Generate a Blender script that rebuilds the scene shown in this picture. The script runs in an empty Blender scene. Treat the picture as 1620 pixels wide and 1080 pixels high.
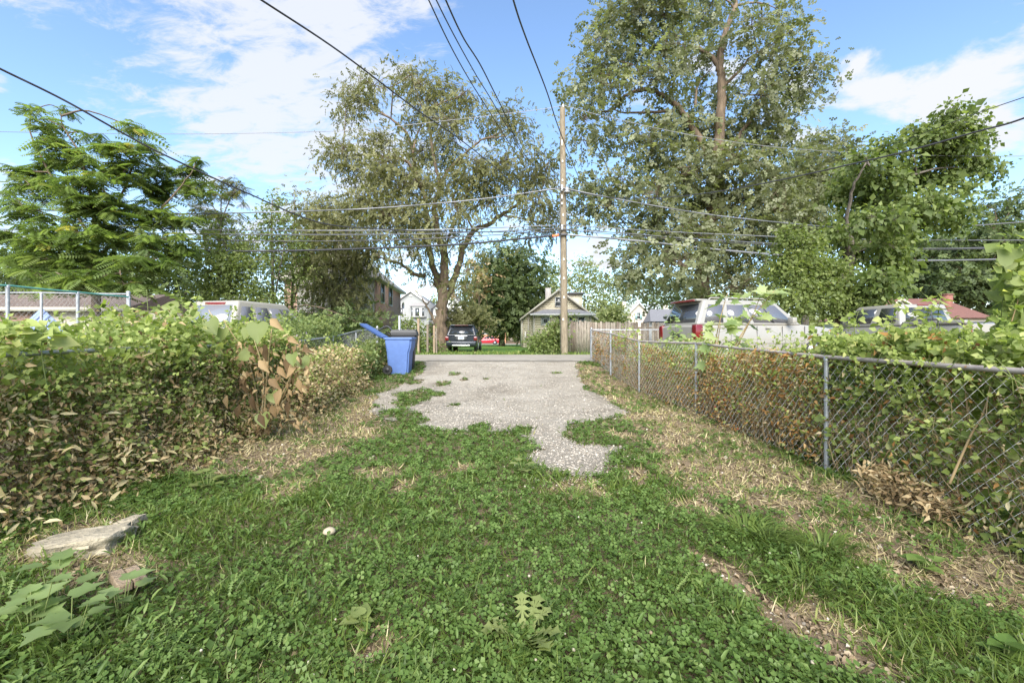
import bpy, bmesh, math
import numpy as np
from mathutils import Vector, Matrix

scene = bpy.context.scene
C = scene.collection
rng = np.random.default_rng(7)
R = math.radians

# ------------------------------------------------------------------ camera
CAMH, FPX, HX, HY = 1.42, 700.0, 810.0, 531.0     # photo measurements (1620 x 1080)
cam = bpy.data.cameras.new("camera"); cam_o = bpy.data.objects.new("camera", cam); C.objects.link(cam_o)
cam_o.location = (0, 0, CAMH); cam_o.rotation_euler = (R(90), 0, 0)
cam.sensor_width = 36.0; cam.lens = FPX / 1620 * 36.0
cam.shift_y = -9.0 / 1620.0
cam.clip_start = 0.05; cam.clip_end = 6000
scene.camera = cam_o

# ------------------------------------------------------------------ world, sun, exposure
SUN_EL, SUN_AZ = R(40), R(186)     # azimuth clockwise from +Y : behind the camera, to its left
world = bpy.data.worlds.new("World"); scene.world = world; world.use_nodes = True
wt = world.node_tree; wt.nodes.clear()
def wn(t, **k):
    n = wt.nodes.new(t)
    for a, b in k.items(): setattr(n, a, b)
    return n
def wl(a, b): wt.links.new(a, b)
sky = wn('ShaderNodeTexSky', sky_type='NISHITA', sun_disc=False)
sky.sun_elevation = SUN_EL; sky.sun_rotation = SUN_AZ
sky.air_density = 1.0; sky.dust_density = 0.6; sky.ozone_density = 1.5
tc = wn('ShaderNodeTexCoord'); sep = wn('ShaderNodeSeparateXYZ'); wl(tc.outputs['Generated'], sep.inputs[0])
def wmath(op, a, b=None, c=None):
    n = wn('ShaderNodeMath', operation=op)
    for i, v in enumerate((a, b, c)):
        if v is None: continue
        if isinstance(v, (int, float)): n.inputs[i].default_value = v
        else: wl(v, n.inputs[i])
    return n.outputs[0]
den = wmath('ADD', wmath('MAXIMUM', sep.outputs['Z'], 0.0), 0.22)
cx = wmath('DIVIDE', sep.outputs['X'], den); cy = wmath('DIVIDE', sep.outputs['Y'], den)
comb = wn('ShaderNodeCombineXYZ'); wl(cx, comb.inputs[0]); wl(cy, comb.inputs[1])
def cnoise(scale, detail, rough, dist, off=(0, 0, 0), rot=0.0, stretch=(1, 1, 1)):
    m = wn('ShaderNodeMapping'); m.inputs['Location'].default_value = off
    m.inputs['Rotation'].default_value = (0, 0, rot); m.inputs['Scale'].default_value = stretch
    wl(comb.outputs[0], m.inputs[0])
    n = wn('ShaderNodeTexNoise'); n.inputs['Scale'].default_value = scale; n.inputs['Detail'].default_value = detail
    n.inputs['Roughness'].default_value = rough; n.inputs['Distortion'].default_value = dist
    wl(m.outputs[0], n.inputs['Vector']); return n.outputs[0]
n_streak = cnoise(2.1, 9, 0.62, 0.55, (3.1, 1.2, 0), R(28), (1.0, 1.9, 1))
n_fine = cnoise(7.0, 8, 0.66, 0.4, (0.4, 5.2, 0), R(28), (1.0, 1.8, 1))
n_puff = cnoise(3.4, 10, 0.58, 0.25, (7.3, 2.2, 0))
def blob(px, py, r, gain):
    d = Vector(((px - HX) / FPX, 1, (HY - py) / FPX)).normalized()
    n = wn('ShaderNodeVectorMath', operation='DISTANCE'); wl(tc.outputs['Generated'], n.inputs[0]); n.inputs[1].default_value = d
    mr = wn('ShaderNodeMapRange', interpolation_type='SMOOTHSTEP')
    mr.inputs['From Min'].default_value = r; mr.inputs['From Max'].default_value = 0
    mr.inputs['To Min'].default_value = 0; mr.inputs['To Max'].default_value = gain
    wl(n.outputs[1], mr.inputs[0]); return mr.outputs[0]
def wsum(l):
    s = l[0]
    for a in l[1:]: s = wmath('ADD', s, a)
    return s
b1 = wsum([blob(330, 80, .45, .25), blob(560, 30, .32, .18), blob(470, 250, .38, .24), blob(10, 330, .16, .22), blob(180, 185, .10, .10),
           blob(640, 300, .3, .05), blob(100, 60, .22, -.10), blob(130, 210, .20, -.22), blob(850, 90, .24, -.24), blob(1400, 60, .25, -.16), blob(1500, 300, .4, -.1)])
b2 = wsum([blob(1380, 140, .15, .22), blob(1600, 130, .16, .20), blob(1490, 110, .10, .08), blob(1560, 310, .12, .12),
           blob(960, 420, .25, .12), blob(640, 420, .3, .10), blob(1240, 210, .13, .12), blob(850, 100, .3, -.25), blob(330, 90, .35, -.2), blob(1430, 40, .2, -.1)])
def ramp01(v, lo, hi):
    mr = wn('ShaderNodeMapRange', interpolation_type='SMOOTHSTEP'); mr.inputs['From Min'].default_value = lo; mr.inputs['From Max'].default_value = hi
    wl(v, mr.inputs[0]); return mr.outputs[0]
streak = wmath('ADD', wmath('MULTIPLY', n_streak, 1.05), wmath('ADD', wmath('MULTIPLY', n_fine, 1.45), -0.76))
c1 = wmath('MULTIPLY', ramp01(wmath('ADD', streak, b1), 0.56, 0.98), 0.88)
c2 = ramp01(wmath('ADD', wmath('ADD', wmath('MULTIPLY', n_puff, 1.5), -.25), b2), 0.62, 0.80)
cl = wmath('MAXIMUM', c1, c2)
skym = wn('ShaderNodeMix', data_type='RGBA', blend_type='MULTIPLY'); skym.inputs[0].default_value = 1.0
wl(sky.outputs[0], skym.inputs[6]); skym.inputs[7].default_value = (0.98, 1.05, 1.10, 1)
mixc = wn('ShaderNodeMix', data_type='RGBA'); wl(cl, mixc.inputs[0]); wl(skym.outputs[2], mixc.inputs[6])
mixc.inputs[7].default_value = (3.0, 3.1, 3.3, 1)
bg = wn('ShaderNodeBackground'); bg.inputs['Strength'].default_value = 0.106; wl(mixc.outputs[2], bg.inputs[0])
wo = wn('ShaderNodeOutputWorld'); wl(bg.outputs[0], wo.inputs[0])

sun = bpy.data.lights.new("sun", 'SUN'); sun.energy = 3.8; sun.angle = R(55); sun.color = (1.0, 0.95, 0.87)
sun_o = bpy.data.objects.new("sun", sun); C.objects.link(sun_o)
sd = Vector((math.sin(SUN_AZ) * math.cos(SUN_EL), math.cos(SUN_AZ) * math.cos(SUN_EL), math.sin(SUN_EL)))
sun_o.rotation_euler = sd.to_track_quat('Z', 'Y').to_euler()
vs = scene.view_settings
vs.view_transform = 'Standard'; vs.look = 'None'; vs.gamma = 1.0; vs.use_curve_mapping = False
vs.exposure = 1.55

# ------------------------------------------------------------------ terrain and photo geometry
_ty = np.array([-60, 7, 9, 11, 13, 15.5, 20.5, 24, 30, 45, 80, 120, 3000.])
_tz = np.array([0, 0, .03, .12, .29, .49, .53, .47, .36, .22, -.10, -.1, -.1])
_fy = np.arange(-60, 200, .1); _fz = np.interp(_fy, _ty, _tz)
_k = np.ones(15) / 15; _fz = np.convolve(np.pad(_fz, 7, mode='edge'), _k, 'valid')
def terr(y): return np.interp(y, _fy, _fz)
def bump(x, y):
    w = np.clip((14 - np.asarray(y)) / 4, 0, 1)
    return w * (0.018 * np.sin(1.7 * x + .6 * y) + 0.014 * np.sin(2.9 * y - 1.3 * x + 1) + 0.008 * np.sin(5.1 * x + 4.2 * y))
def _ss(v, a, b):
    t = np.clip((np.asarray(v) - a) / (b - a), 0, 1); return t * t * (3 - 2 * t)
def lift(x, y): return .2 * (_ss(x, 3.4, 4.6) + _ss(-np.asarray(x), 4.9, 6.1)) * _ss(y, 6, 10) * (1 - _ss(y, 14.6, 15.6))
def gz(x, y): return terr(y) + bump(np.asarray(x), np.asarray(y)) + lift(x, y)
def at(px, py, Y): return np.array([(px - HX) / FPX * Y, Y, CAMH - (py - HY) / FPX * Y])
_py_of = HY + (CAMH - terr(np.arange(1.2, 90, .02))) * FPX / np.arange(1.2, 90, .02)
def ground_at(px, py):
    Y = np.interp(-py, -_py_of, np.arange(1.2, 90, .02)); return np.array([(px - HX) / FPX * Y, Y])
def topx(x, y): return HX + FPX * x / y, HY + (CAMH - terr(y)) * FPX / y
def hash2(i, j): 
    s = np.sin(i * 127.1 + j * 311.7) * 43758.5453; return s - np.floor(s)
def vnoise(x, y):
    i, j = np.floor(x), np.floor(y); u, v = x - i, y - j
    u = u * u * (3 - 2 * u); v = v * v * (3 - 2 * v)
    a, b, c, d = hash2(i, j), hash2(i + 1, j), hash2(i, j + 1), hash2(i + 1, j + 1)
    return a + (b - a) * u + (c - a) * v + (a - b - c + d) * u * v
def fbm(x, y, o=4):
    s, a, t = 0, .5, 0
    for k in range(o): s = s + a * vnoise(x * 2 ** k + 7 * k, y * 2 ** k + 3 * k); t += a; a *= .55
    return s / t
def in_poly(x, y, P):
    P = np.asarray(P); r = np.zeros(np.shape(x), bool); n = len(P)
    for i in range(n):
        x1, y1 = P[i]; x2, y2 = P[(i + 1) % n]
        if y1 == y2: continue
        c = ((y1 > y) != (y2 > y)) & (x < (x2 - x1) * (y - y1) / (y2 - y1) + x1); r ^= c
    return r

# ------------------------------------------------------------------ materials
MATS = {}
def new_mat(name):
    m = bpy.data.materials.new(name); m.use_nodes = True; nt = m.node_tree; nt.nodes.clear()
    o = nt.nodes.new('ShaderNodeOutputMaterial'); p = nt.nodes.new('ShaderNodeBsdfPrincipled'); nt.links.new(p.outputs[0], o.inputs[0])
    MATS[name] = m; return m, nt, p, o
def ramp(nt, stops, interp='LINEAR'):
    r = nt.nodes.new('ShaderNodeValToRGB'); e = r.color_ramp.elements; r.color_ramp.interpolation = interp
    while len(e) < len(stops): e.new(0.5)
    for el, (p, c) in zip(e, stops): el.position = p; el.color = (*c, 1)
    return r
def simple(name, col, rough=.6, metal=0.0, var=.12, scale=8.0, bumpd=0.0, coat=0.0, stretch=(1, 1, 1), spec=.5):
    m, nt, p, o = new_mat(name)
    t = nt.nodes.new('ShaderNodeTexCoord'); mp = nt.nodes.new('ShaderNodeMapping'); mp.inputs['Scale'].default_value = stretch
    nt.links.new(t.outputs['Object'], mp.inputs[0])
    n = nt.nodes.new('ShaderNodeTexNoise'); n.inputs['Scale'].default_value = scale; n.inputs['Detail'].default_value = 6; n.inputs['Roughness'].default_value = .62
    nt.links.new(mp.outputs[0], n.inputs[0])
    c = np.array(col); r = ramp(nt, [(.25, tuple(c * (1 - var))), (.75, tuple(np.minimum(c * (1 + var), .95)))])
    nt.links.new(n.outputs[0], r.inputs[0]); nt.links.new(r.outputs[0], p.inputs['Base Color'])
    p.inputs['Roughness'].default_value = rough; p.inputs['Metallic'].default_value = metal
    p.inputs['Coat Weight'].default_value = coat; p.inputs['Specular IOR Level'].default_value = spec
    if bumpd:
        b = nt.nodes.new('ShaderNodeBump'); b.inputs['Strength'].default_value = 1; b.inputs['Distance'].default_value = bumpd
        nt.links.new(n.outputs[0], b.inputs['Height']); nt.links.new(b.outputs[0], p.inputs['Normal'])
    return m
def leafy(name, stops, trans=.35, rough=.5, spec=.4, hue=0):
    trans = min(.5, trans * 1.25); spec *= .7
    m, nt, p, o = new_mat(name)
    a = nt.nodes.new('ShaderNodeAttribute'); a.attribute_name = 'tint'
    r = ramp(nt, stops); nt.links.new(a.outputs['Fac'], r.inputs[0])
    nt.links.new(r.outputs[0], p.inputs['Base Color']); p.inputs['Roughness'].default_value = rough
    p.inputs['Specular IOR Level'].default_value = spec
    tr = nt.nodes.new('ShaderNodeBsdfTranslucent'); g = nt.nodes.new('ShaderNodeMix'); g.data_type = 'RGBA'; g.blend_type = 'MULTIPLY'
    g.inputs[0].default_value = 1; g.inputs[7].default_value = (1.5, 1.6, .75, 1); nt.links.new(r.outputs[0], g.inputs[6]); nt.links.new(g.outputs[2], tr.inputs[0])
    mx = nt.nodes.new('ShaderNodeMixShader'); mx.inputs[0].default_value = trans
    nt.links.new(p.outputs[0], mx.inputs[1]); nt.links.new(tr.outputs[0], mx.inputs[2]); nt.links.new(mx.outputs[0], o.inputs[0])
    return m

def G(*a): return tuple(a)
leafy('elm_leaf', [(0, G(.094, .096, .038)), (.5, G(.155, .156, .066)), (1, G(.235, .235, .11))], .3, .55)
leafy('cottonwood_leaf', [(0, G(.09, .10, .046)), (.5, G(.154, .168, .085)), (.85, G(.215, .232, .125)), (1, G(.28, .295, .18))], .32, .42, .6)
leafy('catalpa_leaf', [(0, G(.065, .095, .026)), (.5, G(.125, .165, .050)), (1, G(.225, .265, .09))], .35, .5)
leafy('locust_leaf', [(0, G(.075, .115, .035)), (.5, G(.14, .195, .06)), (.9, G(.23, .28, .10)), (1, G(.33, .30, .10))], .35, .5)
leafy('bright_leaf', [(0, G(.085, .115, .034)), (.5, G(.152, .192, .060)), (1, G(.245, .28, .10))], .35, .5)
leafy('dark_leaf', [(0, G(.04, .058, .022)), (.5, G(.078, .108, .038)), (1, G(.14, .175, .062))], .25, .55)
leafy('far_leaf', [(0, G(.12, .145, .06)), (.5, G(.19, .22, .085)), (1, G(.27, .29, .13))], .3, .6)
leafy('vine_green', [(0, G(.09, .125, .03)), (.45, G(.19, .245, .06)), (.8, G(.31, .36, .115)), (1, G(.44, .44, .18))], .35, .5)
leafy('pale_leaf', [(0, G(.12, .17, .06)), (.5, G(.21, .28, .11)), (1, G(.34, .39, .18))], .35, .45)
leafy('dry_leaf', [(0, G(.085, .055, .03)), (.35, G(.25, .17, .09)), (.7, G(.43, .325, .185)), (1, G(.58, .48, .31))], .25, .7, .2)
leafy('rust_leaf', [(0, G(.09, .042, .016)), (.4, G(.26, .133, .045)), (.75, G(.42, .245, .09)), (1, G(.48, .34, .17))], .25, .7, .2)
leafy('grass_blade', [(0, G(.048, .076, .015)), (.5, G(.114, .162, .034)), (.85, G(.19, .235, .064)), (1, G(.33, .31, .12))], .3, .45)
leafy('clover_leaf', [(0, G(.046, .080, .017)), (.5, G(.096, .158, .036)), (1, G(.17, .232, .068))], .3, .45)
leafy('straw', [(0, G(.20, .16, .075)), (.5, G(.40, .335, .18)), (1, G(.56, .49, .30))], .2, .7, .2)
leafy('litter_bits', [(0, G(.09, .065, .04)), (.5, G(.24, .18, .115)), (.9, G(.40, .33, .23)), (1, G(.55, .5, .42))], .1, .8, .2)
leafy('petal_white', [(0, G(.20, .15, .09)), (.4, G(.34, .29, .21)), (1, G(.5, .47, .40))], .2, .6)
leafy('petal_lilac', [(0, G(.42, .3, .48)), (1, G(.65, .5, .68))], .3, .6)
leafy('berry_red', [(0, G(.35, .02, .015)), (1, G(.6, .06, .03))], .05, .35)
leafy('stone_bits', [(0, G(.12, .10, .075)), (.5, G(.31, .275, .225)), (1, G(.50, .46, .39))], 0, .85, .2)
leafy('vine_stem', [(0, G(.13, .085, .045)), (.5, G(.26, .19, .10)), (1, G(.40, .32, .18))], 0, .8, .2)
leafy('green_stem', [(0, G(.10, .13, .04)), (1, G(.22, .26, .09))], .1, .6)

def bark(name, c1, c2, sc=9):
    m, nt, p, o = new_mat(name)
    t = nt.nodes.new('ShaderNodeTexCoord'); mp = nt.nodes.new('ShaderNodeMapping'); mp.inputs['Scale'].default_value = (1, 1, .18)
    nt.links.new(t.outputs['Object'], mp.inputs[0])
    n = nt.nodes.new('ShaderNodeTexNoise'); n.inputs['Scale'].default_value = sc; n.inputs['Detail'].default_value = 9; n.inputs['Roughness'].default_value = .7
    nt.links.new(mp.outputs[0], n.inputs[0]); r = ramp(nt, [(.32, c1), (.68, c2)]); nt.links.new(n.outputs[0], r.inputs[0])
    nt.links.new(r.outputs[0], p.inputs['Base Color']); p.inputs['Roughness'].default_value = .9
    b = nt.nodes.new('ShaderNodeBump'); b.inputs['Distance'].default_value = .05; nt.links.new(n.outputs[0], b.inputs['Height']); nt.links.new(b.outputs[0], p.inputs['Normal'])
    return m
bark('bark_brown', (.045, .032, .022), (.20, .145, .095))
bark('bark_grey', (.05, .042, .034), (.19, .16, .13))
bark('pole_wood', (.12, .092, .06), (.27, .225, .155), 16)
bark('fence_wood', (.11, .09, .07), (.34, .295, .24), 16)
bark('fence_wood_brown', (.085, .066, .05), (.24, .19, .145), 16)
bark('post_wood', (.17, .12, .075), (.31, .235, .165), 14)
bark('offcut_wood', (.22, .155, .095), (.36, .275, .185), 18)

def ground_mat(name, stops, sc, fine, bd, extra=None):
    m, nt, p, o = new_mat(name)
    t = nt.nodes.new('ShaderNodeTexCoord')
    n1 = nt.nodes.new('ShaderNodeTexNoise'); n1.inputs['Scale'].default_value = sc; n1.inputs['Detail'].default_value = 8; n1.inputs['Roughness'].default_value = .65
    n2 = nt.nodes.new('ShaderNodeTexNoise'); n2.inputs['Scale'].default_value = fine; n2.inputs['Detail'].default_value = 5; n2.inputs['Roughness'].default_value = .75
    for n in (n1, n2): nt.links.new(t.outputs['Object'], n.inputs[0])
    mx = nt.nodes.new('ShaderNodeMix'); mx.data_type = 'FLOAT'; mx.inputs[0].default_value = .5
    nt.links.new(n1.outputs[0], mx.inputs[2]); nt.links.new(n2.outputs[0], mx.inputs[3])
    r = ramp(nt, stops); nt.links.new(mx.outputs[0], r.inputs[0]); nt.links.new(r.outputs[0], p.inputs['Base Color'])
    p.inputs['Roughness'].default_value = .95; p.inputs['Specular IOR Level'].default_value = .2
    b = nt.nodes.new('ShaderNodeBump'); b.inputs['Distance'].default_value = bd; nt.links.new(n2.outputs[0], b.inputs['Height']); nt.links.new(b.outputs[0], p.inputs['Normal'])
    return m
ground_mat('dirt', [(.3, G(.085, .06, .038)), (.5, G(.19, .14, .09)), (.7, G(.30, .24, .165))], 2.5, 60, .02)
ground_mat('gravel', [(.34, G(.12, .10, .075)), (.44, G(.25, .22, .175)), (.56, G(.36, .325, .268)), (.68, G(.50, .455, .385))], .8, 48, .045)
ground_mat('asphalt', [(.3, G(.165, .148, .12)), (.5, G(.245, .222, .185)), (.7, G(.305, .28, .237))], .7, 70, .006)
ground_mat('street_asphalt', [(.3, G(.16, .16, .16)), (.7, G(.28, .28, .27))], .7, 30, .006)
ground_mat('lawn_green', [(.3, G(.06, .13, .02)), (.5, G(.12, .22, .035)), (.7, G(.20, .29, .06))], .8, 22, .05)
ground_mat('rubble', [(.3, G(.13, .11, .09)), (.5, G(.26, .235, .20)), (.7, G(.42, .39, .35))], 3, 70, .03)

simple('galvanised', (.36, .37, .38), .45, .55, .25, 14)
simple('galvanised_wire', (.46, .46, .44), .5, .1, .2, 10)
simple('rusty_galvanised', (.36, .31, .28), .6, .3, .35, 9)
simple('green_plastic', (.10, .30, .25), .5, 0, .1, 10)
simple('cable_black', (.035, .035, .04), .5, 0, .1, 5)
simple('cable_grey', (.16, .165, .18), .4, .3, .1, 5)
simple('orange_sleeve', (.75, .16, .05), .6)
simple('cart_blue', (.068, .125, .30), .55, 0, .12, 7, .002)
simple('cart_black', (.016, .017, .019), .55, 0, .15, 6)
simple('rubber', (.02, .02, .02), .8)
simple('paint_dark_blue', (.015, .019, .028), .25, .3, .1, 4, coat=.5)
simple('paint_white', (.235, .225, .20), .3, 0, .03, 3, coat=.5)
simple('paint_cream', (.27, .25, .205), .35, 0, .04, 3, coat=.4)
simple('paint_red', (.42, .015, .03), .3, .1, .05, 3, coat=.5)
simple('trim_dark', (.03, .03, .033), .5)
simple('chrome', (.6, .6, .6), .2, .9, .05)
simple('lamp_red', (.13, .006, .008), .15, 0, .1, 12, coat=.6)
simple('lamp_clear', (.6, .55, .5), .15, 0, .1, 12, coat=.6)
simple('plate_white', (.6, .64, .66), .5)
simple('plate_blue', (.10, .15, .30), .5)
simple('siding_tan', (0.524, 0.473, 0.352), .7, 0, .05, 2)
simple('siding_yellow', (0.605, 0.574, 0.403), .7, 0, .05, 2)
simple('siding_grey', (0.248, 0.254, 0.248), .7, 0, .05, 2)
simple('siding_grey_dark', (0.161, 0.167, 0.167), .7, 0, .05, 2)
simple('siding_white', (0.409, 0.409, 0.391), .7, 0, .05, 2)
simple('siding_pink', (0.443, 0.387, 0.330), .7, 0, .05, 2)
simple('wall_cream', (0.468, 0.428, 0.338), .8, 0, .12, 1.5)
simple('wall_grey', (.30, .28, .255), .8, 0, .15, 1.5)
simple('trim_white', (0.459, 0.459, 0.440), .6, 0, .04, 3)
simple('trim_cream', (0.372, 0.347, 0.285), .6, 0, .04, 3)
simple('shutter_teal', (.25, .38, .36), .6)
simple('shingle_grey', (.22, .21, .205), .9, 0, .3, 6, .03, stretch=(1, 1, 3))
simple('shingle_tan', (.30, .27, .235), .9, 0, .3, 6, .03, stretch=(1, 1, 3))
simple('shingle_green', (.26, .29, .25), .9, 0, .25, 6, .03)
simple('shingle_dark', (.13, .13, .14), .9, 0, .25, 6, .03)
simple('shingle_red', (.135, .062, .05), .9, 0, .25, 6, .03)
simple('roof_brown', (.125, .09, .07), .9, 0, .35, 3, .03, stretch=(1, 4, 4))
simple('board_dark', (.04, .035, .03), .9)
simple('tarp_blue', (.17, .23, .40), .6, 0, .15, 5)
simple('limestone', (.27, .235, .17), .9, 0, .55, 7, .05)
simple('mushroom', (.33, .28, .19), .7, 0, .1, 30)
simple('plank_pale', (.6, .58, .52), .8, 0, .1, 6)
simple('metal_lamp', (.4, .4, .4), .4, .5)
def brick(name, c1, c2, mort, sc):
    m, nt, p, o = new_mat(name)
    t = nt.nodes.new('ShaderNodeTexCoord'); s = nt.nodes.new('ShaderNodeSeparateXYZ'); nt.links.new(t.outputs['Object'], s.inputs[0])
    ad = nt.nodes.new('ShaderNodeMath'); ad.operation = 'ADD'; nt.links.new(s.outputs[0], ad.inputs[0]); nt.links.new(s.outputs[1], ad.inputs[1])
    cb = nt.nodes.new('ShaderNodeCombineXYZ'); nt.links.new(ad.outputs[0], cb.inputs[0]); nt.links.new(s.outputs[2], cb.inputs[1])
    b = nt.nodes.new('ShaderNodeTexBrick'); b.inputs['Scale'].default_value = sc; b.inputs['Color1'].default_value = (*c1, 1); b.inputs['Color2'].default_value = (*c2, 1); b.inputs['Mortar'].default_value = (*mort, 1)
    b.inputs['Mortar Size'].default_value = .015; nt.links.new(cb.outputs[0], b.inputs[0]); nt.links.new(b.outputs[0], p.inputs['Base Color']); p.inputs['Roughness'].default_value = .9
    return m
brick('brick_brown', (.27, .15, .105), (.36, .22, .16), (.33, .28, .23), 2.2)
brick('brick_orange', (.42, .20, .095), (.52, .27, .14), (.4, .32, .25), 2.2)
brick('brick_red', (.16, .055, .04), (.21, .078, .056), (.2, .15, .13), 2.2)
def glass(name, col, rough=.04):
    m, nt, p, o = new_mat(name); p.inputs['Base Color'].default_value = (*col, 1); p.inputs['Roughness'].default_value = rough
    p.inputs['Specular IOR Level'].default_value = .8; p.inputs['Coat Weight'].default_value = .3; return m
glass('glass_dark', (.03, .033, .037)); glass('glass_house', (.05, .056, .06), .08); glass('glass_tint', (.10, .10, .11), .1); glass('glass_grey', (.16, .17, .185), .15)
glass('glass_block', (.28, .31, .31), .3)

# ------------------------------------------------------------------ objects
def tag(o, label=None, cat=None, group=None, kind=None):
    if label: o['label'] = label
    if cat: o['category'] = cat
    if group: o['group'] = group
    if kind: o['kind'] = kind
    return o
def thing(name, label, cat, loc=(0, 0, 0), rotz=0.0, group=None):
    o = bpy.data.objects.new(name, None); C.objects.link(o); o.empty_display_size = .2
    o.location = [float(v) for v in loc]; o.rotation_euler = (0, 0, rotz)
    return tag(o, label, cat, group)
def mesh_obj(name, V, F, mats, parent=None, tint=None, midx=None, smooth=False, world=True, angle=None):
    """V (n,3); F list of face arrays (m,3)/(m,4) or ragged list; world=True: V given in world metres"""
    V = np.asarray(V, float)
    if parent is not None and world: V = V - np.array(parent.location)
    me = bpy.data.meshes.new(name)
    if isinstance(F, np.ndarray): F = [F]
    if len(F) and isinstance(F[0], np.ndarray):
        loops = np.concatenate([f.ravel() for f in F]); tot = np.concatenate([np.full(len(f), f.shape[1]) for f in F])
        st = np.concatenate([[0], np.cumsum(tot)[:-1]])
        me.vertices.add(len(V)); me.vertices.foreach_set('co', V.astype(np.float32).ravel())
        me.loops.add(len(loops)); me.loops.foreach_set('vertex_index', loops.astype(np.int32))
        me.polygons.add(len(tot)); me.polygons.foreach_set('loop_start', st.astype(np.int32))
        try: me.polygons.foreach_set('loop_total', tot.astype(np.int32))
        except Exception: pass
    else: me.from_pydata([tuple(v) for v in V], [], [tuple(f) for f in F])
    for m in (mats if isinstance(mats, (list, tuple)) else [mats]): me.materials.append(MATS[m])
    if midx is not None: me.polygons.foreach_set('material_index', np.asarray(midx, np.int32))
    if tint is not None:
        a = me.attributes.new('tint', 'FLOAT', 'FACE'); a.data.foreach_set('value', np.asarray(tint, np.float32))
    me.update(calc_edges=True); me.validate(clean_customdata=False)
    if smooth:
        me.polygons.foreach_set('use_smooth', np.ones(len(me.polygons), bool))
        if angle: me.set_sharp_from_angle(angle=R(angle))
    o = bpy.data.objects.new(name, me); C.objects.link(o)
    if parent is not None: o.parent = parent
    return o
class Acc:
    def __init__(s): s.V = []; s.F = {}; s.T = {}; s.n = 0; s.M = {}
    def add(s, V, F, tint=None, mi=0):
        V = np.asarray(V, float)
        for f in (F if isinstance(F, list) else [F]):
            f = np.asarray(f)
            k = f.shape[1]; s.F.setdefault(k, []).append(f + s.n)
            t = np.zeros(len(f)) if tint is None else (np.full(len(f), tint) if np.isscalar(tint) else np.asarray(tint)[:len(f)] if len(np.asarray(tint)) >= len(f) else np.repeat(tint, len(f) // len(tint)))
            s.T.setdefault(k, []).append(t); s.M.setdefault(k, []).append(np.full(len(f), mi))
        s.V.append(V); s.n += len(V); return s
    def build(s, name, mats, parent=None, **kw):
        ks = sorted(s.F)
        return mesh_obj(name, np.concatenate(s.V), [np.concatenate(s.F[k]) for k in ks], mats, parent,
                        tint=np.concatenate([np.concatenate(s.T[k]) for k in ks]), midx=np.concatenate([np.concatenate(s.M[k]) for k in ks]), **kw)
BOXF = np.array([[0, 3, 2, 1], [4, 5, 6, 7], [0, 1, 5, 4], [1, 2, 6, 5], [2, 3, 7, 6], [3, 0, 4, 7]])
def boxv(x0, x1, y0, y1, z0, z1):
    return np.array([[x0, y0, z0], [x1, y0, z0], [x1, y1, z0], [x0, y1, z0], [x0, y0, z1], [x1, y0, z1], [x1, y1, z1], [x0, y1, z1]], float)
def bevel_box(name, V8, mat, parent, bev=.02, seg=2, world=False, smooth=True):
    bm = bmesh.new(); vs_ = [bm.verts.new(v) for v in V8]
    for f in BOXF: bm.faces.new([vs_[i] for i in f])
    bmesh.ops.bevel(bm, geom=bm.edges[:] , offset=bev, segments=seg, affect='EDGES', profile=.5)
    me = bpy.data.meshes.new(name); bm.to_mesh(me); bm.free(); me.materials.append(MATS[mat])
    if world and parent: me.transform(Matrix.Translation(-parent.location))
    if smooth: me.polygons.foreach_set('use_smooth', np.ones(len(me.polygons), bool)); me.set_sharp_from_angle(angle=R(40))
    o = bpy.data.objects.new(name, me); C.objects.link(o); o.parent = parent; return o
def smoothline(P, n=6):
    """Catmull-Rom through P"""
    P = np.asarray(P, float)
    if len(P) < 3: 
        t = np.linspace(0, 1, n + 1)[:, None]; return P[0] * (1 - t) + P[-1] * t
    Q = np.vstack([2 * P[0] - P[1], P, 2 * P[-1] - P[-2]]); out = []
    for i in range(1, len(Q) - 2):
        t = np.linspace(0, 1, n, endpoint=False)[:, None]; a, b, c, d = Q[i - 1], Q[i], Q[i + 1], Q[i + 2]
        out.append(.5 * ((2 * b) + (c - a) * t + (2 * a - 5 * b + 4 * c - d) * t ** 2 + (3 * b - a - 3 * c + d) * t ** 3))
    return np.vstack(out + [P[-1:]])
def tube(P, r, sides=6, cap=True):
    P = np.asarray(P, float); n = len(P); r = np.broadcast_to(np.asarray(r, float), (n,))
    T = np.gradient(P, axis=0); T /= np.linalg.norm(T, axis=1)[:, None] + 1e-9
    ref = np.array([0, 0, 1.]) if abs(T[:, 2].mean()) < .8 else np.array([0., 1, 0])
    A = np.cross(T, ref); A /= np.linalg.norm(A, axis=1)[:, None] + 1e-9; B = np.cross(T, A)
    an = np.arange(sides) * 2 * math.pi / sides
    V = (P[:, None] + r[:, None, None] * (np.cos(an)[None, :, None] * A[:, None] + np.sin(an)[None, :, None] * B[:, None])).reshape(-1, 3)
    i = np.arange(n - 1)[:, None] * sides; j = np.arange(sides)[None]; k = (j + 1) % sides
    F = np.stack([i + j, i + k, i + sides + k, i + sides + j], -1).reshape(-1, 4)
    Fs = [F]
    if cap and sides >= 3:
        e = (n - 1) * sides
        tri = np.array([[e, e + q, e + q + 1] for q in range(1, sides - 1)] + [[0, q + 1, q] for q in range(1, sides - 1)]); Fs.append(tri)
    return V, Fs
def lathe(prof, seg=12, cx=0, cy=0):
    prof = np.asarray(prof, float); an = np.arange(seg) * 2 * math.pi / seg
    V = np.stack([cx + prof[:, 0, None] * np.cos(an), cy + prof[:, 0, None] * np.sin(an), np.repeat(prof[:, 1, None], seg, 1)], -1).reshape(-1, 3)
    i = np.arange(len(prof) - 1)[:, None] * seg; j = np.arange(seg)[None]; k = (j + 1) % seg
    return V, np.stack([i + j, i + k, i + seg + k, i + seg + j], -1).reshape(-1, 4)

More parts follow.
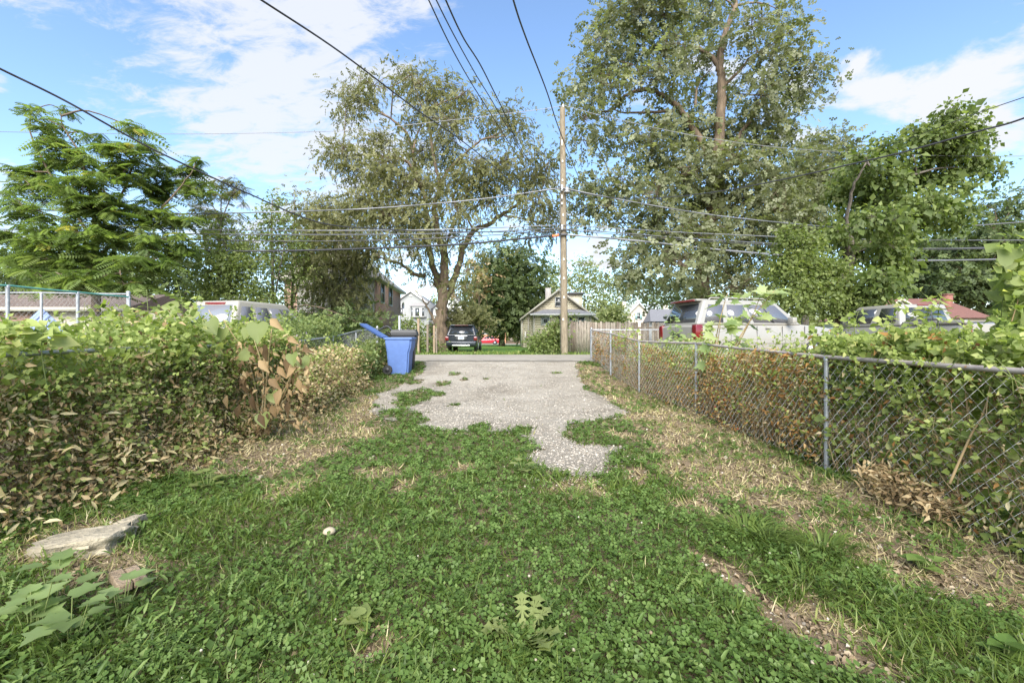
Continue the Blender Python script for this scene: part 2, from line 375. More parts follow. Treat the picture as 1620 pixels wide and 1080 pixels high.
# instance templates: x along the leaf, y across, z up
def tpl(V, F): return np.array(V, float), np.array(F)
T_DIA = tpl([(0, 0, 0), (.45, -.5, .12), (1, 0, -.05), (.45, .5, .12)], [(0, 1, 2), (0, 2, 3)])
T_LEAF = tpl([(0, 0, 0), (.36, -.44, .08), (.78, -.27, .02), (1, 0, -.16), (.78, .27, .02), (.36, .44, .08), (.45, 0, -.03)],
             [(0, 1, 6), (1, 2, 6), (2, 3, 6), (3, 4, 6), (4, 5, 6), (5, 0, 6)])
T_SMALL = tpl([(0, 0, 0), (.42, -.40, .09), (1, 0, -.12), (.42, .40, .09), (.5, 0, -.02)], [(0, 1, 4), (1, 2, 4), (2, 3, 4), (3, 0, 4)])
_sv, _sf = [], []
for q in range(5):
    b = len(_sv); x0 = .10 + q * .18; sg = 1 if q % 2 else -1; L_ = .36 - .02 * q; ca, sa = (math.cos(.85), math.sin(.85) * sg) if q < 4 else (1, 0); w_ = .19
    zt = -.12 * x0 * x0
    _sv += [(x0, 0, zt), (x0 + L_ * .45 * ca - w_ * sa, L_ * .45 * sa + w_ * ca, zt + .04), (x0 + L_ * ca, L_ * sa, zt - .07), (x0 + L_ * .45 * ca + w_ * sa, L_ * .45 * sa - w_ * ca, zt + .04)]
    _sf += [(b, b + 3, b + 2), (b, b + 2, b + 1)]
T_SPRIG = tpl(_sv, _sf)
T_CURL = tpl([(0, 0, 0), (.3, -.34, .22), (.62, -.3, .10), (.78, 0, -.28), (.62, .26, .16), (.3, .36, .26), (.45, 0, -.08)],
             [(0, 1, 6), (1, 2, 6), (2, 3, 6), (3, 4, 6), (4, 5, 6), (5, 0, 6)])
_h = [(0, 0), (-.12, -.22), (-.02, -.46), (.25, -.5), (.55, -.36), (.82, -.14), (1.02, 0), (.82, .14), (.55, .36), (.25, .5), (-.02, .46), (-.12, .22)]
T_HEART = tpl([(x, y, .16 * abs(y) - .18 * max(x - .3, 0) ** 2) for x, y in _h] + [(.3, 0, -.04)], [(i, (i + 1) % 12, 12) for i in range(12)])
_m = [(0, 0), (.0, -.12), (-.16, -.36), (.06, -.30), (.10, -.52), (.24, -.36), (.46, -.58), (.46, -.30), (.62, -.24), (.60, -.12), (1.0, 0)]
_m = _m + [(x, -y) for x, y in _m[-2:0:-1]]
T_MAPLE = tpl([(x, y, .12 * abs(y) - .2 * max(x - .4, 0) ** 2) for x, y in _m] + [(.28, 0, -.03)], [(i, (i + 1) % len(_m), len(_m)) for i in range(len(_m))])
_l = [(0, 0), (-.10, -.2), (.06, -.48), (.34, -.40), (.50, -.56), (.60, -.22), (1.0, 0)]
_l = _l + [(x, -y) for x, y in _l[-2:0:-1]]
T_LOBE = tpl([(x, y, .14 * abs(y) - .2 * max(x - .4, 0) ** 2) for x, y in _l] + [(.3, 0, -.03)], [(i, (i + 1) % len(_l), len(_l)) for i in range(len(_l))])
_d = [(0, 0)]
for i in range(5): _d += [(.12 + i * .17, -.05), (.16 + i * .17, -.16 - .02 * i), (.25 + i * .17, -.07)]
_d += [(1.02, 0)]; _d = _d + [(x, -y) for x, y in _d[-2:0:-1]]
T_DANDE = tpl([(x, y, .30 * math.sin(x * 2.4) * .6) for x, y in _d] + [(.55, 0, .16)], [(i, (i + 1) % len(_d), len(_d)) for i in range(len(_d))])
_rv = []
for xi, hw in ((0, .12), (.42, .52), (1.0, .08)):
    th = 1.9; zb = -.55 * max(xi - .35, 0) ** 1.5
    for u in (-1, 0, 1): _rv.append((xi, math.sin(u * th / 2) * hw * .62, zb + (1 - math.cos(u * th / 2)) * hw * .75 + (.05 if u == 1 else 0)))
T_ROLL = tpl(_rv, [f for i in range(2) for q in range(2) for f in ((i * 3 + q, i * 3 + 3 + q, i * 3 + 4 + q), (i * 3 + q, i * 3 + 4 + q, i * 3 + 1 + q))])
T_LANCE = tpl([(0, -.03, 0), (.3, -.13, .10), (.7, -.10, .10), (1, 0, -.04), (.7, .10, .10), (.3, .13, .10), (0, .03, 0), (.5, 0, .05)], [(0, 1, 7), (1, 2, 7), (2, 3, 7), (3, 4, 7), (4, 5, 7), (5, 6, 7), (6, 0, 7)])
cv, cf = [], []
for q in range(3):
    a = q * 2.094; c, s = math.cos(a), math.sin(a); b = len(cv)
    for x, y, z in [(0.02, 0, 0), (.38, -.29, .05), (.60, 0, -.03), (.38, .29, .05)]: cv.append((x * c - y * s, x * s + y * c, z))
    cf += [(b, b + 1, b + 2), (b, b + 2, b + 3)]
T_CLOVER = tpl(cv, cf)
fv, ff = [], []
for q in range(9):
    x = .12 + q * .1
    for sgn in (-1, 1):
        b = len(fv); w = .21 * math.sin(.5 + q * .26) + .06; zd = -.20 * x * x
        fv += [(x, 0, zd), (x - .012, sgn * w * .5, zd + .01), (x + .06, sgn * w, zd - .05), (x + .085, sgn * w * .45, zd + .02)]
        ff += [(b, b + 1, b + 2), (b, b + 2, b + 3)] if sgn < 0 else [(b, b + 2, b + 1), (b, b + 3, b + 2)]
b = len(fv); fv += [(0, -.006, 0), (1, 0, -.2), (0, .006, 0)]; ff += [(b, b + 1, b + 2)]
T_FROND = tpl(fv, ff)
def blade(bend, w=.045): return tpl([(0, -w, 0), (0, w, 0), (.52 - .15 * bend, w * .85, .16 * bend), (.52 - .15 * bend, -w * .85, .16 * bend), (1 - .45 * bend, 0, .72 * bend)], [(0, 1, 2), (0, 2, 3), (3, 2, 4)])
T_BLADE1, T_BLADE2 = blade(.35), blade(.8)
bm = bmesh.new(); bmesh.ops.create_icosphere(bm, subdivisions=1, radius=.5)
T_STONE = (np.array([v.co for v in bm.verts]) * (1, .8, .55) + rng.normal(0, .05, (len(bm.verts), 3)), np.array([[v.index for v in f.verts] for f in bm.faces])); bm.free()
T_PEB = tpl([(-.5, -.3, 0), (.4, -.45, 0), (.55, .3, 0), (-.3, .45, 0), (-.05, 0, .42), (.25, .05, .38)], [(0, 1, 4), (1, 5, 4), (1, 2, 5), (2, 3, 5), (3, 4, 5), (3, 0, 4)])
bm = bmesh.new(); bmesh.ops.create_icosphere(bm, subdivisions=1, radius=.5)
T_BALL = (np.array([v.co for v in bm.verts]), np.array([[v.index for v in f.verts] for f in bm.faces])); bm.free()

def unit(v): return v / (np.linalg.norm(v, axis=-1, keepdims=True) + 1e-9)
def scatter(acc, T, P, D, N, S, tint, W=None, mi=0):
    """instances of T at P with x-axis D, z-axis near N, length S, width S*W"""
    V, F = T; P = np.asarray(P, float); n = len(P)
    if n == 0: return
    D = unit(np.broadcast_to(D, (n, 3))); Z = np.broadcast_to(N, (n, 3)); Y = unit(np.cross(Z, D)); Z = np.cross(D, Y)
    S = np.broadcast_to(S, (n,)); W = np.ones(n) if W is None else np.broadcast_to(W, (n,))
    X = P[:, None] + S[:, None, None] * (V[None, :, 0, None] * D[:, None] + V[None, :, 1, None] * W[:, None, None] * Y[:, None] + V[None, :, 2, None] * Z[:, None])
    Fi = (F[None] + (np.arange(n) * len(V))[:, None, None]).reshape(-1, F.shape[1])
    acc.add(X.reshape(-1, 3), Fi, np.repeat(np.broadcast_to(tint, (n,)), len(F)), mi)
def rdir(n, up=0.0, sp=1.0):
    d = rng.normal(0, 1, (n, 3)); d[:, 2] = d[:, 2] * sp + up; return unit(d)

# ------------------------------------------------------------------ ground sheets
def strip_sheet(name, xs, ys, zoff, mat, kind='structure', zf=None):
    X, Y = np.meshgrid(xs, ys); Z = (gz(X, Y) if zf is None else zf(X, Y)) + zoff
    V = np.stack([X, Y, Z], -1).reshape(-1, 3); nx = len(xs)
    i, j = np.meshgrid(np.arange(len(ys) - 1), np.arange(nx - 1), indexing='ij'); b = (i * nx + j).ravel()
    o = mesh_obj(name, V, np.stack([b, b + 1, b + nx + 1, b + nx], -1), mat, smooth=True); tag(o, kind=kind); return o
gx = np.concatenate([[-2000, -600, -200, -90, -50, -30, -20], np.arange(-14, 14.1, .25), [20, 30, 50, 90, 200, 600, 2000]])
gy = np.concatenate([[-60, -20, -6, -2], np.arange(0, 16, .2), np.arange(16, 40, 1), [45, 55, 65, 80, 100, 120, 200, 400, 1000, 2500]])
strip_sheet('ground', gx, gy, 0, 'dirt')

GRAV = [(674, 570), (668, 590), (634, 611), (597, 626), (589, 653), (612, 667), (683, 683), (776, 688), (816, 687), (841, 696), (849, 711), (834, 721), (838, 734),
        (872, 748), (915, 760), (950, 752), (960, 738), (985, 738), (958, 722), (992, 708), (958, 705), (922, 701), (892, 685), (912, 670), (943, 668),
        (994, 655), (961, 634), (930, 619), (915, 594), (912, 576), (924, 566)]
GRAVW = np.array([ground_at(*p) for p in GRAV])
def grav_mask(x, y, j=.15):
    qx = x + (fbm(x * 2.3 + 9, y * 2.3) - .5) * 2 * j + (fbm(x * 7, y * 7 + 4) - .5) * j * .8; qy = y + (fbm(x * 1.9, y * 1.9 + 21) - .5) * 3 * j
    m = in_poly(qx, qy, GRAVW)
    for px, py, r in [(700, 607, .22), (660, 626, .5), (648, 637, .35), (735, 600, .15), (645, 660, .25), (831, 683, .2), (720, 592, .2), (690, 625, .2), (1000, 745, .3), (655, 605, .25), (625, 655, .3), (720, 640, .12), (770, 600, .1), (880, 590, .12), (640, 672, .35), (760, 680, .2)]:
        c = ground_at(px, py); m &= ((qx - c[0]) ** 2 + ((qy - c[1]) * .6) ** 2) > (r * (.6 + .5 * fbm(x * 5, y * 5))) ** 2
    return m
cs = .045; xs = np.arange(-4, 4, cs); ys = np.arange(3.6, 16.2, cs)
X, Y = np.meshgrid(xs, ys); msk = grav_mask(X + cs / 2, Y + cs / 2) & (Y < 15.75)
idx = -np.ones(X.shape, int); use = np.zeros(X.shape, bool)
for di in (0, 1):
    for dj in (0, 1): use[di:, dj:] |= msk[:X.shape[0] - di, :X.shape[1] - dj]
idx[use] = np.arange(use.sum()); jx = rng.uniform(-.3, .3, X.shape) * cs; jy = rng.uniform(-.3, .3, X.shape) * cs
V = np.stack([(X + jx)[use], (Y + jy)[use], (gz(X, Y) + .012 + .006 * fbm(X * 6, Y * 6))[use]], -1)
ii, jj = np.nonzero(msk[:-1, :-1])
tag(mesh_obj('gravel_driveway', V, np.stack([idx[ii, jj], idx[ii, jj + 1], idx[ii + 1, jj + 1], idx[ii + 1, jj]], -1), 'gravel', smooth=True), kind='structure')
strip_sheet('alley', np.concatenate([[-120, -60], np.arange(-30, 31, 2.), [60, 120]]), np.arange(15.75, 20.4, .5), .035, 'asphalt')
# broken near edge of the alley pavement: a dark joint
V = []; xs = np.arange(-3.2, 2.6, .12); jy = np.cumsum(rng.normal(0, .012, len(xs)))
a = Acc(); 
for x0, x1 in [(-3.1, -1.2), (-1.05, .75), (.9, 2.2)]:
    q = np.arange(x0, x1, .1); yy = 16.05 + .05 * np.sin(q * 2) + rng.normal(0, .015, len(q)); w = .018 + .02 * rng.random(len(q)); zz = terr(yy) + .040
    VV = np.concatenate([np.stack([q, yy - w, zz], -1), np.stack([q, yy + w, zz], -1)]); n = len(q); i = np.arange(n - 1)
    a.add(VV, np.stack([i, i + 1, i + n + 1, i + n], -1))
tag(a.build('pavement_crack', 'board_dark'), kind='structure')
strip_sheet('lawn', np.arange(-30, 31, 2.), np.concatenate([np.arange(20.4, 40, 1), [45, 50, 55, 60, 66, 70]]), .012, 'lawn_green')
strip_sheet('street', np.array([-150, -50, 0, 50, 150.]), np.array([71.5, 75, 78, 82.]), .015, 'street_asphalt')

# ------------------------------------------------------------------ ground cover
PD = [ # dry strips and bare patches in photo measurements turned to ground metres
    [(890, 572), (912, 600), (945, 622), (975, 645), (1025, 690), (1130, 750), (1290, 830), (1420, 905), (1620, 1010), (1800, 1000), (1620, 870), (1300, 745), (1101, 650), (1010, 612), (960, 585)],
    [(240, 760), (330, 752), (440, 748), (530, 722), (572, 690), (590, 655), (600, 628), (560, 622), (520, 640), (450, 662), (380, 690), (300, 715)]]
PDW = [np.array([ground_at(*p) for p in q]) for q in PD]
PATH = np.array([ground_at(*p) for p in [(1068, 870), (1122, 884), (1185, 912), (1230, 952), (1335, 1006), (1430, 1060), (1465, 1088), (1350, 1076), (1248, 1013), (1178, 948), (1115, 905)]])
BARE = [(ground_at(px, py), r) for px, py, r in [(605, 748, .28), (1085, 745, .3), (1250, 825, .22), (700, 752, .2), (575, 1030, .12), (1130, 770, .35), (1390, 890, .2), (560, 700, .4), (500, 690, .4), (960, 780, .2), (925, 770, .25), (1050, 700, .35), (980, 690, .4), (1215, 790, .3), (1080, 720, .3), (1160, 790, .25), (1100, 800, .2), (1020, 760, .2), (640, 770, .2), (470, 770, .3), (1330, 850, .3), (1290, 960, .2), (80, 870, .5), (150, 910, .25)]]
def dryness(x, y):
    wx = x + (fbm(x * 1.5, y * 1.5) - .5) * .7; wy = y + (fbm(x * 1.5 + 30, y * 1.5) - .5) * .9
    d = np.zeros(np.shape(x))
    for P in PDW: d = np.maximum(d, in_poly(wx, wy, P) * (.58 + .38 * _ss(fbm(x * 1.9 + 13, y * 1.9 + 5), .35, .6)))
    d = np.maximum(d, in_poly(x + (fbm(x * 6, y * 6) - .5) * .22, y + (fbm(x * 5, y * 5 + 9) - .5) * .2, PATH) * (.70 + .3 * _ss(fbm(x * 3 + 5, y * 3), .3, .5)))
    for c, r in BARE: d = np.maximum(d, (1 - np.clip(np.hypot(wx - c[0], (wy - c[1]) * .8) / r, 0, 1) ** 3) * .9)
    return d
def sample(n, pw=1.35, y0=1.35, y1=15.6, x0=-4.3, x1=4.6):
    u = rng.random(n); e = 1 - pw; y = (y0 ** e + u * (y1 ** e - y0 ** e)) ** (1 / e); x = rng.uniform(x0, x1, n)
    k = (np.abs(x) < y * 1.30 + .3); return x[k], y[k]
def coverp(x, y):
    d = dryness(x, y); g = grav_mask(x, y); return d, g

# turf grass
x, y = sample(220000); d, g = coverp(x, y); nz = fbm(x * 1.6 + 3, y * 1.6)
clov = np.clip((fbm(x * .9 + 50, y * .9) - .42) * 5 + np.where((x > .1) & (y < 3.6), .35, 0) - np.where(y > 5, .2, 0), 0, 1)
gs = grav_mask(x + rng.normal(0, .06, len(x)), y + rng.normal(0, .12, len(x))); keep = (rng.random(len(x)) > d * .95) & (~gs | (rng.random(len(x)) < .004)) & (rng.random(len(x)) > clov * .55)
x, y, d, nz = x[keep], y[keep], d[keep], nz[keep]; n = len(x)
L = (.04 + .095 * rng.random(n) ** 1.6) * (.5 + 1.0 * nz) * np.where(y > 4.5, .8, 1)
D = rdir(n, 0); D[:, 2] = np.abs(D[:, 2]) * .9 + .55; D = unit(D + np.stack([(fbm(x * 2, y * 2 + 9) - .5) * 1.2, (fbm(x * 2 + 7, y * 2) - .5) * 1.2, x * 0], -1))
P = np.stack([x, y, gz(x, y) - .004], -1); N = unit(np.stack([D[:, 1] * 0 + rng.normal(0, 1, n), rng.normal(0, 1, n), x * 0 + .1], -1))
tint = np.clip(.10 + .40 * nz + .5 * (fbm(x * 1.1 + 40, y * 1.1 + 9) - .5) + rng.normal(0, .17, n) + d * .45, 0, 1)
a = Acc(); h = rng.random(n) < .5
w = np.clip(.50 + .42 * rng.random(n), 0, 2) * np.clip(y / 3.2, .85, 2.4)
scatter(a, T_BLADE1, P[h], D[h], N[h], L[h], tint[h], w[h]); scatter(a, T_BLADE2, P[~h], D[~h], N[~h], L[~h] * 1.25, tint[~h], w[~h])
tag(a.build('grass', 'grass_blade'), 'short green turf grass growing across the unmown yard floor', 'grass', kind='stuff')
# clover
x, y = sample(98000, 1.5); d, g = coverp(x, y)
clov = np.clip((fbm(x * .9 + 50, y * .9) - .36) * 5 + np.where((x > .1) & (y < 3.6), .35, 0) + np.where((x < -1.4) & (y < 4.6), .25, 0), 0.10, .72)
keep = (rng.random(len(x)) > d * 1.05) & ~g & (rng.random(len(x)) < clov); x, y = x[keep], y[keep]; n = len(x)
hgt = .015 + .055 * rng.random(n) * (.4 + fbm(x * 3, y * 3))
N = rdir(n, 0); N[:, 2] = np.abs(N[:, 2]) + 1.0; N = unit(N); a = Acc()
scatter(a, T_CLOVER, np.stack([x, y, gz(x, y) + hgt], -1), unit(np.cross(N, rdir(n))), N, .020 + .015 * rng.random(n) + .005 * y, np.clip(.15 + hgt * 6 + rng.normal(0, .15, n), 0, 1))
tag(a.build('clover', 'clover_leaf'), 'dark green clover carpet mixed through the near lawn', 'clover', kind='stuff')
# broadleaf weeds (plantain, creeping charlie) toward the left and lower edges
x, y = sample(16000, 1.5); d, g = coverp(x, y); q = fbm(x * 1.1 + 80, y * 1.1)
pr = np.clip((q - .45) * 3 + np.where((x < -.9) & (y < 5.2), .4, 0) + np.where((x > 1.6) & (y < 3.4), .2, 0) + .04, 0, 1)
keep = (rng.random(len(x)) > d) & ~g & (rng.random(len(x)) < pr); x, y = x[keep], y[keep]; n = len(x); a = Acc()
for k in range(4):
    an = rng.random(n) * 6.28; D = np.stack([np.cos(an), np.sin(an), .25 + .6 * rng.random(n)], -1); N = np.stack([-D[:, 0] * .5, -D[:, 1] * .5, np.ones(n)], -1)
    s = (.026 + .040 * rng.random(n) ** 1.5); P = np.stack([x + .03 * np.cos(an), y + .03 * np.sin(an), gz(x, y) + .01 + .05 * rng.random(n)], -1)
    t = np.clip(.42 + rng.normal(0, .26, n) + .2 * k / 3, 0, 1); hh = hash2(np.round(x * 50), np.round(y * 50)); h = hh < .55; h2 = (hh >= .55) & (hh < .68); h3 = hh >= .9
    scatter(a, T_SMALL, P[h], D[h], N[h], s[h] * .85, t[h], .8); scatter(a, T_LANCE, P[h2], D[h2], N[h2], s[h2] * 1.2, t[h2], 1.0); scatter(a, T_DANDE, P[h3], D[h3], N[h3], s[h3] * 1.3, t[h3], .75)
tag(a.build('broadleaf_weeds', 'clover_leaf'), 'low broadleaf weeds spreading among the lawn grass', 'weeds', kind='stuff')
# dry straw and litter along both fences
x, y = sample(150000, 1.25, x1=4.4); d, g = coverp(x, y)
pth = in_poly(x, y, PATH); keep = (rng.random(len(x)) < np.where(pth, .12, d * .8 + .02)) & (~g | (rng.random(len(x)) < .05)); x, y = x[keep], y[keep]; n = len(x); a = Acc()
D = rdir(n, .12, .22); N = np.array([0, 0, 1.]) + rng.normal(0, .3, (n, 3))
scatter(a, T_BLADE1, np.stack([x, y, gz(x, y) + .004 + .02 * rng.random(n)], -1), D, N, .035 + .085 * rng.random(n) ** 1.5, np.clip(rng.normal(.45, .27, n), 0, 1), .58 * np.clip(y / 3.0, .8, 3))
tag(a.build('dry_straw', 'straw'), 'pale dry straw matted along the fence lines', 'dry grass', kind='stuff')
x, y = sample(60000, 1.3, x1=4.4); d, g = coverp(x, y)
keep = (rng.random(len(x)) < d * .75 + .02) & (~g | (rng.random(len(x)) < .5)); x, y = x[keep], y[keep]; n = len(x); a = Acc()
scatter(a, T_CURL, np.stack([x, y, gz(x, y) + .012], -1), rdir(n, 0, .2), np.array([0, 0, 1.]) + rng.normal(0, .45, (n, 3)), .018 + .04 * rng.random(n) ** 2, np.clip(rng.normal(.45, .25, n), 0, 1), .9)
tag(a.build('leaf_litter', 'litter_bits'), 'brown fallen leaf litter scattered over bare earth', 'leaf litter', kind='stuff')
# gravel stones
x, y = sample(60000, 1.35, y0=3.7, x0=-3.6, x1=3.2); k = grav_mask(x + rng.normal(0, .15, len(x)), y + rng.normal(0, .25, len(x)), .15); x, y = x[k], y[k]; n = len(x); a = Acc()
scatter(a, T_PEB, np.stack([x, y, gz(x, y) + .013], -1), rdir(n, 0, .1), np.array([0, 0, 1.]) + rng.normal(0, .2, (n, 3)), .011 + .024 * rng.random(n) ** 3, np.clip(rng.normal(.48, .19, n), 0, 1))
x, y = sample(14000, 1.4); d, g = coverp(x, y); k = (rng.random(len(x)) < np.where(in_poly(x, y, PATH), .45, d * .35)); x, y = x[k], y[k]; n = len(x)
scatter(a, T_PEB, np.stack([x, y, gz(x, y) + .004], -1), rdir(n, 0, .1), np.array([0, 0, 1.]) + rng.normal(0, .2, (n, 3)), .010 + .024 * rng.random(n) ** 3, np.clip(rng.normal(.35, .22, n), 0, 1))
tag(a.build('gravel_stones', 'stone_bits'), 'crushed pale limestone gravel lying loose on the driveway', 'gravel', kind='stuff')
# clover blossoms
x, y = sample(500, 1.6, 1.7, 5.2, -1.6, 2.6); d, g = coverp(x, y); k = (d < .2) & ~g & (rng.random(len(x)) < np.where(x > -.1, .17, .05)); x, y = x[k], y[k]; n = len(x); a = Acc()
z = gz(x, y) + .045 + .03 * rng.random(n)
scatter(a, T_BALL, np.stack([x, y, z], -1), rdir(n), rdir(n), .011 + .008 * rng.random(n), rng.random(n))
for i in range(n): a.add(*tube([(x[i], y[i], z[i] - .05), (x[i] + .006, y[i], z[i])], .0012, 3, False), 0)
tag(a.build('clover_blossoms', 'petal_white'), 'small white clover blossoms dotted over the near lawn', 'flowers', kind='stuff')
# longer grass fringe on the far side of the alley
x = rng.uniform(-24, 24, 9000); y = 20.5 + rng.random(9000) ** 2 * 7; k = ~((x > 1.5) & (y > 22.4)); x, y = x[k], y[k]; n = len(x); a = Acc(); D = rdir(n); D[:, 2] = np.abs(D[:, 2]) + .8
scatter(a, T_BLADE1, np.stack([x, y, terr(y)], -1), D, rdir(n, 0, .2), .10 + .14 * rng.random(n) ** 2, np.clip(rng.normal(.6, .2, n), 0, 1), 3.)
tag(a.build('verge_grass', 'grass_blade'), 'longer green grass fringe along the far alley edge', 'grass', kind='stuff')

# grass clumps, rosette, big-leaf weeds
for px, py, nb, hh, lab in [(1180, 850, 260, .24, 'tall dark grass tuft at left end of the tuft row beside the bare path'),
                         (1215, 868, 200, .20, 'middle dark grass tuft just above the bare dirt path'),
                         (1300, 868, 230, .22, 'right hand tall grass tuft in the dry strip by the fence'),
                         (1268, 925, 200, .18, 'lowest grass tuft bordering the bare dirt path'),
                         (905, 790, 200, .17, 'dark grass tuft at the near tip of the gravel drive')]:
    c = ground_at(px, py); t = thing('grass_clump', lab, 'grass tuft', (c[0], c[1], gz(*c)), 0, 'grass tufts in the yard'); a = Acc()
    r = .13 * np.sqrt(rng.random(nb)); an = rng.random(nb) * 6.28; p = np.stack([c[0] + r * np.cos(an) * 1.3, c[1] + r * np.sin(an), np.full(nb, gz(*c) - .01)], -1)
    D = np.stack([np.cos(an) * (.2 + r * 3), np.sin(an) * (.2 + r * 3), .9 + .4 * rng.random(nb)], -1)
    scatter(a, T_BLADE2, p, D, np.stack([np.cos(an), np.sin(an), an * 0], -1), hh * (.6 + .7 * rng.random(nb)), np.clip(rng.normal(.38, .15, nb), 0, 1), .5)
    a.build('blades', 'grass_blade', t)
def rosette(px, py, n, s, T, mat, name, lab, cat, h=.02, w=.8, lo=.55, hi=.9, up=.35, group=None):
    c = ground_at(px, py); t = thing(name, lab, cat, (c[0], c[1], gz(*c)), 0, group); a = Acc(); st = Acc()
    an = np.arange(n) * 2.4 + rng.random(n); D = np.stack([np.cos(an), np.sin(an), up * (.4 + rng.random(n))], -1)
    hz = h * (.4 + rng.random(n)); r = .3 * s * rng.random(n) * (3 if h > .08 else 1)
    P = np.stack([c[0] + r * np.cos(an), c[1] + r * np.sin(an), gz(*c) + hz], -1)
    scatter(a, T, P, D, np.stack([-D[:, 0] * .4, -D[:, 1] * .4, np.ones(n)], -1), s * (.7 + .5 * rng.random(n)), rng.uniform(lo, hi, n), w)
    if h > .05:
        for p in P: st.add(*tube([(c[0] + (p[0] - c[0]) * .3, c[1] + (p[1] - c[1]) * .3, gz(*c)), p], .003, 4, False), .5)
        st.build('stem', 'green_stem', t)
    a.build('leaves', mat, t)
rosette(828, 1030, 9, .17, T_DANDE, 'bright_leaf', 'dandelion_plant', 'bright yellow-green dandelion rosette in the near lawn, bottom centre', 'weed', .03, 1.0, .7, .95)
rosette(85, 955, 8, .115, T_LOBE, 'pale_leaf', 'lobed_weed', 'tall pale lobed-leaf weed nearest the stone slab at lower left', 'weed', .2, .9, .2, .7, .15, 'lobed weeds at lower left')
rosette(50, 1000, 9, .125, T_LOBE, 'pale_leaf', 'lobed_weed', 'large pale lobed-leaf weed at the left photo edge below the others', 'weed', .2, .9, .2, .7, .15, 'lobed weeds at lower left')
rosette(110, 1010, 8, .115, T_LOBE, 'pale_leaf', 'lobed_weed', 'broad pale lobed-leaf weed right of the one at the photo edge', 'weed', .16, .9, .1, .6, .15, 'lobed weeds at lower left')
rosette(190, 965, 7, .10, T_LOBE, 'pale_leaf', 'lobed_weed', 'pale lobed-leaf weed just in front of the wood offcut', 'weed', .15, .9, .2, .7, .15, 'lobed weeds at lower left')
rosette(1462, 900, 10, .08, T_HEART, 'clover_leaf', 'round_leaf_weed', 'dark round-leaf weed in the dry strip beside right fence', 'weed', .09, 1, .4, .9, .2)
rosette(1590, 1040, 9, .07, T_HEART, 'clover_leaf', 'round_leaf_weed', 'round-leaf weed low in the bottom right corner of the lawn', 'weed', .08, 1, .3, .8, .2)
rosette(330, 770, 10, .10, T_LOBE, 'bright_leaf', 'lobed_weed', 'bright lobed-leaf weed at the upper left edge of the lawn', 'weed', .12, 1, .4, .9, .2)
rosette(830, 755, 9, .09, T_LOBE, 'bright_leaf', 'lobed_weed', 'bright creeping weed at the lawn edge left of the gravel tip', 'weed', .1, 1, .5, 1, .2)
for px, py, lab in [(570, 1000, 'pair of round heart leaves beside the small bare stony patch'), (360, 745, 'leafy yellow-green dock plant below the left hedge')]:
    rosette(px, py, 7, .07, T_HEART if px > 500 else T_DANDE, 'bright_leaf', 'broadleaf_plant', lab, 'weed', .06, 1, .4, .8, .3)

# ------------------------------------------------------------------ small loose things
def rock(name, px, py, sx, sy, sz, lab, seed, mat='limestone', cat='rock', rot=0.0):
    c = ground_at(px, py); bm = bmesh.new(); bmesh.ops.create_cube(bm, size=1); bmesh.ops.subdivide_edges(bm, edges=bm.edges[:], cuts=7, use_grid_fill=True)
    r2 = np.random.default_rng(seed)
    for v in bm.verts:
        p = np.array(v.co); s = p / (np.linalg.norm(p * 2, ord=3) + 1e-6); p = .52 * p + .48 * s
        nn = fbm(p[0] * 4 + seed, p[1] * 4 + p[2] * 5) - .5; n2 = fbm(p[0] * 11 + seed, p[2] * 11 + p[1] * 9) - .5
        p = p * (1 + .42 * nn + .26 * n2); p[2] += .25 * p[0] * (1 if p[2] > 0 else 0); v.co = (p[0] * sx, p[1] * sy, p[2] * sz)
    me = bpy.data.meshes.new(name); bm.to_mesh(me); bm.free(); me.materials.append(MATS[mat])
    me.polygons.foreach_set('use_smooth', np.ones(len(me.polygons), bool)); me.set_sharp_from_angle(angle=R(28))
    o = bpy.data.objects.new(name, me); C.objects.link(o); o.location = (c[0], c[1], gz(*c) + sz * .22); o.rotation_euler = (0, 0, rot); tag(o, lab, cat)
rock('stone_slab', 128, 868, .50, .30, .14, 'large broken pale limestone slab lying at the foot of the left hedge', 3, rot=.25)
rock('stone_fragment', 205, 838, .16, .14, .12, 'smaller pale limestone fragment beside the right end of the big slab', 9)
rock('small_stone', 410, 752, .07, .06, .05, 'small pale stone at the lawn edge left of centre', 5, 'mushroom', 'stone')
rock('small_stone', 588, 726, .07, .06, .05, 'small whitish stone in the grass near the drive', 8, 'limestone', 'stone')
c = ground_at(521, 850); V, F = lathe([(0, .055), (.02, .053), (.038, .042), (.045, .026), (.036, .018), (.012, .016), (.012, 0)], 14)
tag(mesh_obj('mushroom', V + [c[0], c[1], gz(*c) + .03], F, 'mushroom', smooth=True), 'single pale round mushroom cap standing in the grass', 'mushroom')
c = ground_at(203, 925); t = thing('wood_offcut', 'short split piece of pale lumber lying in the weeds', 'wood scrap', (c[0], c[1], gz(*c) + .05), R(-38))
bevel_box('plank', boxv(-.12, .12, -.065, -.002, 0, .045), 'offcut_wood', t, .005, 1); bevel_box('plank', boxv(-.09, .13, .002, .06, .004, .05), 'offcut_wood', t, .005, 1)

